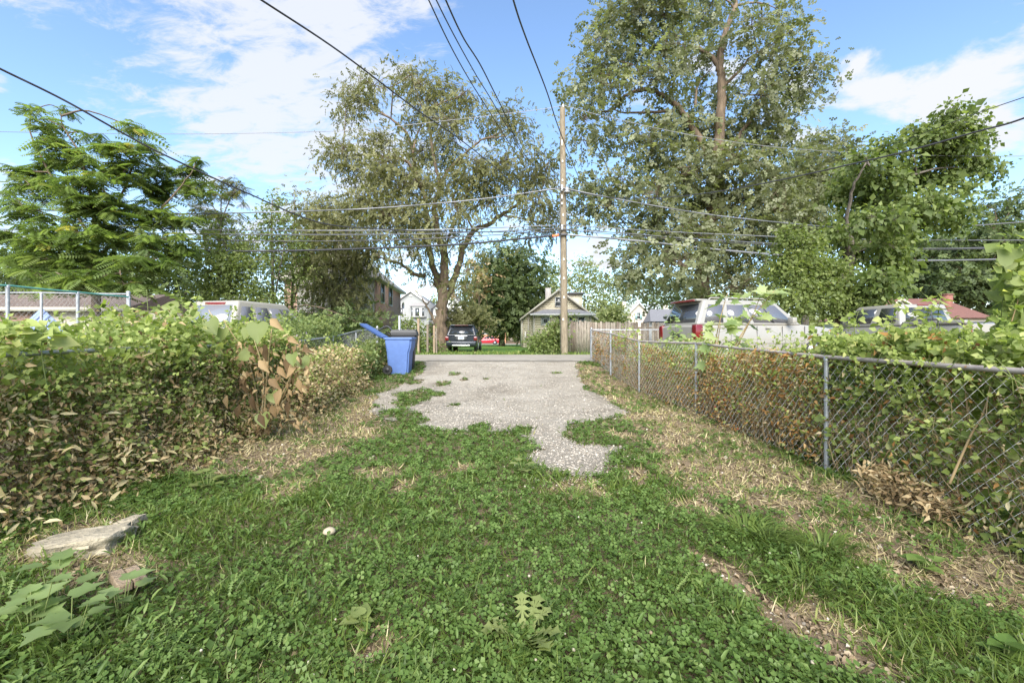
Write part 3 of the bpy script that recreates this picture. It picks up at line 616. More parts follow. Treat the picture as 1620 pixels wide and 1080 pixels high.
# ------------------------------------------------------------------ chain-link fences
def chain_mesh(acc, pts, z0s, z1s, pitch=.055, r=.0021):
    """woven zigzag wires along the polyline pts"""
    pts = np.asarray(pts, float); seg = np.hypot(*np.diff(pts, axis=0).T); cum = np.concatenate([[0], np.cumsum(seg)]); n = int(cum[-1] / pitch)
    def pos(s): return np.stack([np.interp(s, cum, pts[:, 0]), np.interp(s, cum, pts[:, 1])], -1)
    def zz(s, zs): return np.interp(s, cum, zs)
    for i in range(n):
        s0 = i * pitch; zb, zt = zz(s0, z0s), zz(s0, z1s); m = int((zt - zb) / pitch); k = np.arange(m + 1)
        s = np.clip(s0 + np.where((k + i) % 2, pitch * .98, .02 * pitch), 0, cum[-1]); q = pos(s); z = zb + k * (zt - zb) / m
        off = np.where((k + i) % 2, .003, -.003); dirn = pos(np.array([min(s0 + .1, cum[-1])]))[0] - pos(np.array([max(s0 - .1, 0)]))[0]; dirn /= np.linalg.norm(dirn)
        P = np.stack([q[:, 0] - dirn[1] * off, q[:, 1] + dirn[0] * off, z], -1)
        # cheap three-sided wire
        nrm = np.array([-dirn[1], dirn[0], 0]); V = np.concatenate([P + nrm * r, P + [0, 0, r], P - nrm * r * .6 - [0, 0, r * .8]]); nn = len(P); j = np.arange(nn - 1)
        for a_, b_ in ((0, 1), (1, 2), (2, 0)): acc.F.setdefault(4, []).append(np.stack([a_ * nn + j, a_ * nn + j + 1, b_ * nn + j + 1, b_ * nn + j], -1) + acc.n); acc.T.setdefault(4, []).append(np.zeros(nn - 1)); acc.M.setdefault(4, []).append(np.zeros(nn - 1, int))
        acc.V.append(V); acc.n += len(V)
def fence(name, lab, posts, h, rail_mat='rusty_galvanised', post_mat='galvanised', pitch=.055, ends=(), r=.0021, rails=True, pr=.024, group='chain-link fences', zbase=None):
    p0 = posts[0]; t = thing(name, lab, 'fence', (p0[0], p0[1], gz(*p0)), 0, group)
    hs = h if isinstance(h, (list, tuple)) else [h] * len(posts); tops = [gz(*p) + hh for p, hh in zip(posts, hs)]
    for i, p in enumerate(posts):
        rr = pr * (1.35 if i in ends else 1); z0 = float(gz(*p)); zt = tops[i] + (.05 if i in ends else -.02)
        V, F = lathe([(rr, z0 - .15), (rr, zt - .02), (rr * 1.15, zt - .02), (rr * 1.15, zt + .01), (rr * .6, zt + .035), (0.001, zt + .04)], 10, p[0], p[1]); po = mesh_obj('post', V, F, post_mat, t, smooth=True, angle=50)
        if i not in ends:
            for zc in (z0 + .35, z0 + .75):
                V, F = lathe([(rr, zc - .006), (rr + .004, zc - .003), (rr + .004, zc + .003), (rr, zc + .006)], 8, p[0], p[1]); tie = mesh_obj('wire_tie', V - np.array(t.location), F, 'galvanised_wire'); tie.parent = po
    P = np.array([(p[0], p[1], z) for p, z in zip(posts, tops)])
    for i in range(len(P) - 1):
        V, F = tube([P[i], P[i] * .5 + P[i + 1] * .5 + [0, 0, -.008], P[i + 1]], .021, 8); mesh_obj('top_rail', V, F, rail_mat, t, smooth=True, angle=50)
    a = Acc(); chain_mesh(a, posts, [float(gz(*p)) + .02 for p in posts], [z + .02 for z in tops], pitch, r); o = a.build('wire_mesh', 'galvanised_wire', t); o['kind'] = 'stuff'
    return t
RF = [(3.18, 1.2), (3.27, 4.6), (3.33, 8.0), (2.99, 10.4), (2.88, 12.9), (2.98, 16.6)]
fence('chain_link_fence', 'long grey chain-link fence with dry vines along the right side of the drive', RF, [1.2, 1.2, 1.27, 1.2, 1.2, 1.15], 'rusty_galvanised', ends=(4, 5))
fence('chain_link_fence', 'short grey chain-link fence running right along the alley in front of the board fence', [(2.98, 16.75), (5.6, 16.75), (9.0, 16.75)], 1.15, 'galvanised', ends=(2,), pitch=.07)
LF = [(-3.95, 1.0), (-4.0, 4.86), (-4.2, 8.0), (-4.45, 11.0), (-4.65, 13.2), (-4.75, 15.6)]
fence('chain_link_fence', 'vine-buried chain-link fence along the left side of the drive', LF, [1.25, 1.26, 1.3, 1.28, 1.25, 1.2], 'galvanised', ends=(5,))
# dog-run fence on the left lot
t = fence('kennel_fence', 'tall grey chain-link fence with green top rail on the left lot', [(-10.6, 7.4), (-10.6, 9.3), (-10.6, 10.8), (-10.6, 12.25)], [2.28, 2.26, 2.15, 2.06], 'green_plastic', pitch=.07, pr=.035, group='dog run fences')
fence('kennel_fence', 'tall grey chain-link fence with pale top rail behind the green-railed one', [(-10.75, 12.4), (-13.4, 12.6), (-16.5, 12.6)], [2.14, 2.2, 2.2], 'galvanised', pitch=.07, pr=.035, group='dog run fences', ends=(0,))

# ------------------------------------------------------------------ vines and hedges
def vine_mass(name, lab, cat, path, x_in, x_out, h, mix, n, size, seed, stems=25, zmin=0.0, ztop_var=.2, group=None, dens_top=.0, stem_mat='vine_stem', bulge=.0, shoots=0):
    """leaf mass on a fence. path: (y0,y1) with fence x from function; offsets x_in..x_out; mix: list of (material, template, weight, sizemul, hang)"""
    y0, y1, fx = path; cy = (y0 + y1) / 2; cx = fx(cy); t = thing(name, lab, cat, (cx, cy, gz(cx, cy)), 0, group)
    r0 = np.random.default_rng(seed); tot = sum(m[2] for m in mix)
    for mat, T, wgt, sm, hang in mix:
        m = int(n * wgt / tot); ys = r0.uniform(y0, y1, m); u = r0.random(m) ** (1.35 if mat in ('dry_leaf', 'straw') and cx < 0 else .75)
        if dens_top: 
            k = r0.random(m) < dens_top; u = np.where(k, 1 - .25 * r0.random(m), u)
        top = h * (1 - ztop_var + 2 * ztop_var * fbm(ys * 1.7 + seed, ys * 0 + seed)) 
        z = zmin + (top - zmin) * u; off = r0.uniform(x_in, x_out, m); off = off + bulge * (1 - u) ** 2 * r0.random(m) + (fbm(ys * 1.4 + seed, z * 1.8 + seed) - .5) * (.5 if cx < 0 else .15)
        # clumpiness: thin out by 3-D noise
        cn = fbm(ys * 2.6 + seed * 3, z * 3.1 + off * 2 + seed); k = r0.random(m) < np.clip((cn - .28) * 3.2, .12, 1)
        ys, z, off, cn = ys[k], z[k], off[k], cn[k]; m = len(ys); x = fx(ys) + off; P = np.stack([x, ys, gz(x, ys) + z], -1)
        side = np.sign(-cx); D = r0.normal(0, 1, (m, 3)); D[:, 2] = D[:, 2] * .7 - hang; N = r0.normal(0, .6, (m, 3)) + [side * .45, -.75, .55]
        if T is T_CURL: T = T_ROLL
        if T is T_LEAF: T = T_SMALL
        s = size * sm * np.clip(np.exp(r0.normal(0, .32, m)), .45, 1.6) * np.clip(.55 + .12 * ys, .7, 1); a = Acc()
        scatter(a, T, P, D, N, s, np.clip(r0.normal(.5, .22, m) + (cn - .5) * .5, 0, 1), .8 + .4 * r0.random(m))
        ob = a.build({'dry_leaf': 'dry_leaves', 'rust_leaf': 'dry_leaves', 'berry_red': 'berries', 'petal_lilac': 'flowers'}.get(mat, 'leaves'), mat, t)
        if mat in ('berry_red', 'petal_lilac'): ob['kind'] = 'stuff'
    a = Acc()
    for i in range(stems):
        ya = r0.uniform(y0, y1); yb = np.clip(ya + r0.normal(0, .5), y0 - .1, y1 + .1); hh = h * r0.uniform(.5, 1.05); q = []
        for s in np.linspace(0, 1, 5):
            yy = ya + (yb - ya) * s + r0.normal(0, .05); xx = fx(yy) + r0.uniform(x_in, x_out) * .9; q.append((xx, yy, gz(xx, yy) + hh * s + r0.normal(0, .03)))
        a.add(*tube(smoothline(q, 2), np.linspace(r0.uniform(.0025, .007), .0015, 9), 3, False), r0.random())
    if stems: a.build('stems', stem_mat, t)['kind'] = 'stuff'
    if shoots:
        a = Acc(); lf = Acc(); gm = next((q[0] for q in mix if q[0] in ('vine_green', 'bright_leaf', 'pale_leaf')), 'vine_green')
        for i in range(shoots):
            yy = r0.uniform(y0, y1); xx = fx(yy) + r0.uniform(min(x_in, x_out), max(x_in, x_out)); zz = gz(xx, yy) + h * r0.uniform(.55, 1.0); L_ = r0.uniform(.15, .5); d = unit(r0.normal(0, .6, 3) + [side * .3, -.1, .9])
            Q = smoothline([(xx, yy, zz), np.array([xx, yy, zz]) + d * L_ * .6, np.array([xx, yy, zz]) + d * L_ + [0, 0, -.12 * L_] + r0.normal(0, .25, 3) * L_], 4); a.add(*tube(Q, np.linspace(.004, .0015, len(Q)), 3, False), r0.random())
            m = int(5 + L_ * 26); u = r0.integers(2, len(Q), m); D = r0.normal(0, 1, (m, 3)) + d * .6; P = Q[u] + r0.normal(0, .012, (m, 3))
            scatter(lf, T_SMALL, P, D, r0.normal(0, .5, (m, 3)) + [side * .2, -.6, .7], size * r0.uniform(.5, 1.25, m), np.clip(r0.normal(.6, .2, m), 0, 1), .9)
        a.build('shoot_stems', 'green_stem', t)['kind'] = 'stuff'; lf.build('shoot_leaves', gm, t)
    return t
lfx = lambda y: np.interp(y, [p[1] for p in LF], [p[0] for p in LF])
rfx = lambda y: np.interp(y, [p[1] for p in RF], [p[0] for p in RF])
DRY = ('dry_leaf', T_CURL); RUST = ('rust_leaf', T_CURL); GRN = ('vine_green', T_LEAF)
HM = lambda dry, grn: [('dry_leaf', T_CURL, dry, 1, .5), ('vine_green', T_LEAF, grn, .9, .1), ('straw', T_LANCE, .16, 1.8, .1), ('vine_green', T_LOBE, .015, 1.6, .1)]
vine_mass('withered_vine', 'brown withered vine tangle on the left fence nearest the camera', 'vine', (1.3, 4.3, lfx), -.2, .22, 1.1, HM(.55, .45), 24000, .042, 11, 240, ztop_var=.2, bulge=.6, group='vines on the left fence', shoots=60)
vine_mass('withered_vine', 'mixed brown and green vine on the left fence below the bare rail', 'vine', (4.3, 6.3, lfx), -.2, .25, 1.15, HM(.46, .50), 19000, .043, 12, 180, ztop_var=.2, bulge=.55, group='vines on the left fence', shoots=60)
vine_mass('withered_vine', 'tan and green vine on the left fence just beyond the big-leaf sapling', 'vine', (6.3, 8.6, lfx), -.2, .25, 1.3, HM(.40, .45), 12000, .048, 18, 120, ztop_var=.25, bulge=.5, group='vines on the left fence', shoots=60)
vine_mass('leafy_creeper', 'bright yellow-green creeper heaped over the top of the left fence', 'vine', (1.5, 5.2, lfx), -1.2, .26, 1.45, [('vine_green', T_LEAF, .7, 1.0, .0), ('vine_green', T_LOBE, .07, 1.4, .0), ('dry_leaf', T_CURL, .14, .9, .4)], 13000, .055, 13, 60, zmin=.8, ztop_var=.16, group='vines on the left fence', stem_mat='green_stem', shoots=110)
vine_mass('leafy_creeper', 'taller yellow-green creeper mound in front of the cream vehicle', 'vine', (5.0, 8.4, lfx), -1.0, .20, 1.60, [('vine_green', T_LEAF, .7, 1.0, .0), ('vine_green', T_LOBE, .07, 1.4, .0), ('dry_leaf', T_CURL, .14, .9, .4)], 14000, .058, 19, 60, zmin=.9, ztop_var=.2, group='vines on the left fence', stem_mat='green_stem', shoots=110)
vine_mass('dried_weed_stand', 'stand of tall straw-coloured dead weeds before the left fence', 'weeds', (7.4, 11.2, lfx), -.2, .75, 1.05, [('dry_leaf', T_LEAF, .62, .75, .2), ('straw', T_DIA, .2, 1.0, -.6), ('vine_green', T_LEAF, .25, .8, 0)], 14000, .055, 14, 90, ztop_var=.25, bulge=.2, shoots=60)
vine_mass('flowering_shrub', 'pale green shrub with lilac blossoms rising above the left fence', 'shrub', (8.6, 11.6, lfx), -.8, .05, 1.62, [('bright_leaf', T_LEAF, .8, 1, 0), ('pale_leaf', T_LEAF, .25, 1, 0), ('petal_lilac', T_LEAF, .012, 1.2, 0)], 9000, .06, 15, 40, zmin=.5, ztop_var=.25, stem_mat='green_stem', shoots=90)
vine_mass('leafy_shrub', 'low green shrub growing against the fence by the blue cart', 'shrub', (11.4, 14.6, lfx), -.1, .75, .85, [('bright_leaf', T_LEAF, .6, 1, 0), ('pale_leaf', T_LEAF, .25, .9, 0), ('dry_leaf', T_CURL, .1, .9, .3)], 7500, .075, 16, 30, ztop_var=.3, shoots=40)
# green growth on lot behind left fence
vine_mass('tall_weeds', 'green tall weeds filling the lot behind the left fence', 'weeds', (2.5, 9.5, lambda y: lfx(y) - 1.6), -1.2, 1.0, 1.22, [('vine_green', T_LEAF, .9, 1.1, 0), ('dry_leaf', T_CURL, .1, 1, .3)], 6000, .085, 17, 30, zmin=.3, ztop_var=.2, stem_mat='green_stem')
# right fence
vine_mass('rusty_vine', 'rust brown dead vine blanketing the right fence between the two nearest posts in view', 'vine', (4.7, 8.1, rfx), -.05, .3, 1.2, [('rust_leaf', T_CURL, .55, 1, .6), ('dry_leaf', T_CURL, .2, .8, .4), ('straw', T_LANCE, .14, 1.25, .1), ('vine_green', T_LEAF, .26, .9, .1), ('berry_red', T_BALL, .004, .35, 0)], 12500, .042, 21, 300, ztop_var=.16, dens_top=.14, bulge=-.1, group='vines on the right fence', shoots=60)
vine_mass('rusty_vine', 'thin brown vine on the right fence near the driveway bend', 'vine', (8.1, 12.9, rfx), -.03, .22, 1.14, [('rust_leaf', T_CURL, .45, 1, .6), ('dry_leaf', T_CURL, .3, .8, .5), ('vine_green', T_LEAF, .25, .9, .1)], 5500, .045, 22, 320, ztop_var=.1, dens_top=.15, group='vines on the right fence', shoots=40)
vine_mass('rusty_vine', 'sparse reddish vine on the fence end next to the alley', 'vine', (12.9, 16.5, rfx), -.03, .2, 1.1, [('rust_leaf', T_CURL, .6, 1, .6), ('dry_leaf', T_CURL, .3, .8, .5), ('bright_leaf', T_LEAF, .2, .9, .1)], 4200, .055, 23, 70, ztop_var=.1, group='vines on the right fence')
vine_mass('leafy_creeper', 'green leafy creeper woven through the chain-link at far right, nearest the camera', 'vine', (1.5, 4.8, rfx), -.05, .22, 1.2, [('vine_green', T_LEAF, .62, 1, .1), ('dry_leaf', T_CURL, .14, .9, .5), ('rust_leaf', T_CURL, .14, .9, .5), ('straw', T_LANCE, .1, 1.25, .1), ('vine_green', T_HEART, .06, 1.3, .1)], 11500, .043, 24, 160, ztop_var=.1, group='vines on the right fence', shoots=120)
vine_mass('leafy_creeper', 'yellow-green creeper piled on the right fence rail in front of the pickup', 'vine', (2.2, 5.2, rfx), .05, .7, 1.42, [('vine_green', T_LEAF, .75, 1, 0), ('vine_green', T_LOBE, .06, 1.4, 0), ('rust_leaf', T_CURL, .08, .9, .5)], 12000, .06, 25, 40, zmin=.75, ztop_var=.13, group='vines on the right fence', stem_mat='green_stem', shoots=120)
vine_mass('tall_weeds', 'mixed green tall weeds filling the lot behind the right fence', 'weeds', (2.5, 12.5, lambda y: rfx(y) + 1.2), -.9, 1.6, .9, [('vine_green', T_LEAF, .8, 1.0, 0), ('straw', T_LANCE, .15, 2.0, 0), ('dry_leaf', T_CURL, .12, 1, .3)], 10000, .08, 26, 50, zmin=.05, ztop_var=.2, shoots=160)
vine_mass('climbing_vine', 'tall bright vine climbing at the right photo edge above the fence', 'vine', (3.3, 5.4, lambda y: y * 1.13 + .15), -.25, .7, 2.05, [('vine_green', T_LEAF, .6, 1, 0), ('bright_leaf', T_HEART, .4, 1.3, 0)], 4200, .075, 27, 12, zmin=.9, ztop_var=.28, stem_mat='green_stem', shoots=40)
vine_mass('dry_brush', 'brown dead brush heap at the foot of the right fence', 'dead plant', (3.2, 3.9, rfx), -.25, .1, .28, [('dry_leaf', T_LANCE, .4, 1.5, .3), ('dry_leaf', T_CURL, .6, 1.1, .5)], 1300, .036, 28, 60)

def sprig(name, lab, cat, base, pts, r, mat, T, n, size, stem_mat='vine_stem', tl=(.3, .9), droop=.3, u0=.25, group=None, W=1.0, spread=.06):
    """single stem(s) with leaves on petioles"""
    t = thing(name, lab, cat, base, 0, group); st = Acc(); lf = Acc()
    for P in pts:
        Q = smoothline(P, 6); st.add(*tube(Q, np.linspace(r, r * .35, len(Q)), 6), .5)
        u = np.sort(rng.uniform(u0, 1, n)); ii = np.clip((u * (len(Q) - 1)).astype(int), 0, len(Q) - 2); f = (u * (len(Q) - 1) - ii)[:, None]; p = Q[ii] * (1 - f) + Q[ii + 1] * f
        an = np.arange(n) * 2.4 + rng.random(n); D = np.stack([np.cos(an), np.sin(an), .35 - droop * rng.random(n)], -1); pe = p + D * spread * (.7 + .6 * rng.random((n, 1)))
        for a_, b_ in zip(p, pe): st.add(*tube([a_, b_], .0022, 3, False), .7)
        D2 = D.copy(); D2[:, 2] -= droop; N = rng.normal(0, .3, (n, 3)) + [0, -.55, .8]
        scatter(lf, T, pe, D2, N, size * (.65 + .55 * rng.random(n)), rng.uniform(tl[0], tl[1], n), W)
    st.build('stem', stem_mat, t); lf.build('leaves', mat, t); return t
# large-leaved sapling on the left, half withered
B = np.array([-3.55, 6.3, gz(-3.55, 6.3)]); tt = thing('big_leaf_sapling', 'half withered sapling with huge heart-shaped leaves on the left fence', 'sapling', B)
st = Acc(); lf = Acc(); wl_ = Acc()
for (px, py) in [(430, 520), (350, 500), (400, 530), (470, 560), (440, 590), (480, 600), (390, 580), (415, 640), (370, 610), (330, 490), (455, 530)]:
    e = at(px, py, 6.15 + rng.normal(0, .2)); Q = smoothline([B + [rng.normal(0, .06), 0, 0], B * .5 + e * .5 + [rng.normal(0, .1), .08, .12], e], 6); st.add(*tube(Q, np.linspace(.014, .005, len(Q)), 6), rng.random())
def biglf(acc, T, lst, tl, W=1.0, Y=5.95):
    for px, py, s, dx, dz in lst:
        p = at(px, py, Y + rng.normal(0, .12)); s = s * .85 if T is T_ROLL else s; scatter(acc, T, [p], np.array([dx, -.25, dz]), np.array([.15 * rng.normal(), -1, .55 + .2 * rng.normal()]), s, rng.uniform(*tl), W)
biglf(lf, T_HEART, [(408, 512, .27, .1, -1), (312, 492, .22, -.7, -.5), (330, 508, .24, .5, -.6), (280, 488, .20, -.8, .1), (462, 560, .17, .2, -1), (478, 566, .20, .4, -.8), (368, 610, .24, -.5, -.7), (345, 580, .22, .2, -.9), (395, 560, .20, -.9, -.3),
               (430, 622, .18, .5, -.8), (352, 520, .18, 0, -1), (392, 520, .16, -.2, -1), (300, 520, .2, -.3, -.7), (415, 655, .2, .3, -.9)], (.55, .95))
biglf(wl_, T_ROLL, [(428, 505, .26, .7, -.5), (420, 545, .26, .1, -1), (455, 535, .2, .8, -.3), (410, 570, .24, .7, -.7), (400, 590, .26, -.6, -.5), (385, 600, .22, .3, -1), (440, 580, .22, .6, -.7), (455, 565, .22, 0, -1), (470, 580, .24, -.6, -.6),
                (480, 555, .16, .9, 0), (365, 590, .2, -.5, -.9), (425, 600, .24, .8, -.5), (445, 615, .26, -.3, -1), (400, 625, .24, .2, -1), (380, 640, .22, -.2, -1), (430, 640, .22, .4, -.9), (455, 635, .2, .1, -1), (410, 655, .2, .5, -.8), (360, 625, .2, 0, -1), (395, 545, .2, .6, -.9), (472, 600, .2, .3, -1)], (0, .5), 1.0, 5.9)
m = 260; q = np.stack([rng.uniform(350, 490, m), rng.uniform(540, 680, m)], -1)
for px, py in q: biglf(wl_, T_ROLL, [(px, py, rng.uniform(.05, .13), rng.normal(), -1)], (.0, .7), 1., 6.05)
st.build('stems', 'vine_stem', tt); lf.build('leaves', 'bright_leaf', tt); wl_.build('withered_leaves', 'dry_leaf', tt)
sprig('sapling', 'upright leafy shoot standing above the left creeper before the dog run', 'sapling', (-4.9, 6, 0), [[at(233, 600, 6), at(236, 530, 6), at(232, 458, 6)], [at(240, 590, 6.05), at(222, 530, 6.05), at(215, 486, 6.05)], [at(228, 590, 6), at(250, 540, 6), at(252, 500, 6)]], .008, 'bright_leaf', T_LEAF, 26, .11, 'green_stem', spread=.05, W=.8)
sprig('sapling', 'slim curling shoot above the left creeper beside the cream vehicle', 'sapling', (-4.5, 6.1, 0), [[at(292, 590, 6.1), at(290, 520, 6.1), at(288, 478, 6.1), at(279, 444, 6.1)]], .007, 'vine_green', T_LEAF, 16, .08, 'green_stem')
sprig('sapling', 'yellow-green seedling standing at the left photo edge over the creeper', 'sapling', (-3.9, 3.6, 0), [[at(18, 640, 3.5), at(22, 560, 3.5), at(21, 508, 3.5)], [at(80, 640, 3.6), at(66, 560, 3.6), at(70, 518, 3.6)]], .006, 'vine_green', T_HEART, 6, .15, 'green_stem', (.6, .95), u0=.7)
sprig('tall_stalk', 'thin yellowish weed stalk in front of the dog run fence', 'weed', (-6, 6.2, 0), [[at(133, 600, 6.2), at(131, 530, 6.2), at(134, 478, 6.2)]], .005, 'vine_green', T_LEAF, 12, .10, 'green_stem', (.7, 1), W=.5)
# maple sapling on the right
MB = (3.45, 7.4)
sprig('maple_sapling', 'young maple with large pale lobed leaves in front of the white vehicle', 'sapling', (MB[0], MB[1], gz(*MB)),
      [[(MB[0], MB[1], 0), at(1126, 610, 7.5), at(1132, 540, 7.6), at(1146, 480, 7.6), at(1152, 462, 7.6)], [at(1126, 620, 7.5), at(1160, 560, 7.6), at(1190, 500, 7.6), at(1205, 462, 7.5)],
       [at(1128, 600, 7.5), at(1135, 545, 7.4), at(1140, 510, 7.4)], [at(1150, 570, 7.5), at(1185, 510, 7.5), at(1225, 460, 7.4)]], .014, 'pale_leaf', T_MAPLE, 16, .225, 'vine_stem', (.25, 1), u0=.35, spread=.12)
sprig('sapling', 'leafy green shoot in front of the pickup cab', 'sapling', (4.2, 4.9, 0), [[at(1486, 560, 4.9), at(1484, 500, 4.9), at(1490, 462, 4.9)], [at(1480, 560, 4.9), at(1466, 510, 4.9), at(1470, 484, 4.9)]], .007, 'vine_green', T_LOBE, 9, .12, 'green_stem', (.4, .9), u0=.4)
sprig('sapling', 'small green shoots along the rail left of the pickup', 'sapling', (4.1, 6, 0), [[at(1360, 570, 6), at(1352, 520, 6), at(1358, 492, 6)], [at(1392, 570, 6), at(1398, 520, 6), at(1404, 498, 6)], [at(1340, 570, 6.2), at(1330, 530, 6.2), at(1336, 505, 6.2)]], .006, 'vine_green', T_LEAF, 14, .10, 'green_stem', (.3, .9))
sprig('flowering_weed', 'pale flowering weed with pink blooms before the white vehicle tail', 'weed', (3.2, 9, 0), [[at(1072, 600, 9), at(1064, 540, 9), at(1060, 498, 9)], [at(1076, 600, 9), at(1082, 550, 9), at(1090, 528, 9)], [at(1070, 590, 9), at(1070, 540, 9), at(1068, 510, 9)]], .008, 'pale_leaf', T_LEAF, 30, .10, 'green_stem', (.2, .9))
sprig('young_vine', 'short green vine shoot on the far fence near the board fence', 'vine', (2.95, 11.5, .1), [[at(1000, 575, 11.4), at(990, 545, 11.4), at(975, 525, 11.4)], [at(1010, 570, 11.2), at(1008, 540, 11.2), at(1002, 518, 11.2)]], .007, 'vine_green', T_LEAF, 18, .12, 'green_stem')
for px, py, s in [(1012, 560, .05)]: pass
# dead trunk stems on the right fence
a = Acc()
for P in [[(1122, 655, 7.45), (1128, 630, 7.4), (1122, 605, 7.4), (1118, 585, 7.4)]]:
    Q = smoothline([at(*p) for p in P], 5); a.add(*tube(Q, np.linspace(.03, .016, len(Q)), 7), .15)
tag(a.build('vine_trunk', 'vine_stem'), 'thick brown woody vine trunk at the second fence post', 'vine')
a = Acc(); Q = smoothline([at(1502, 765, 3.05), at(1535, 690, 3.1), at(1560, 640, 3.1), at(1612, 470, 3.6)], 6); a.add(*tube(Q, np.linspace(.009, .004, len(Q)), 6), .4)
tag(a.build('dead_stalk', 'vine_stem'), 'long pale dead stalk leaning through the chain-link at far right', 'dead plant')
a = Acc(); Q = smoothline([at(1360, 790, 3.8), at(1450, 795, 3.5), at(1540, 805, 3.2), at(1640, 830, 2.95)], 6); Q[:, 2] = gz(Q[:, 0], Q[:, 1]) + .03; a.add(*tube(Q, .006, 5), .9)
tag(a.build('fallen_stem', 'vine_stem'), 'thin pale vine stem lying along the foot of the right fence', 'dead plant')

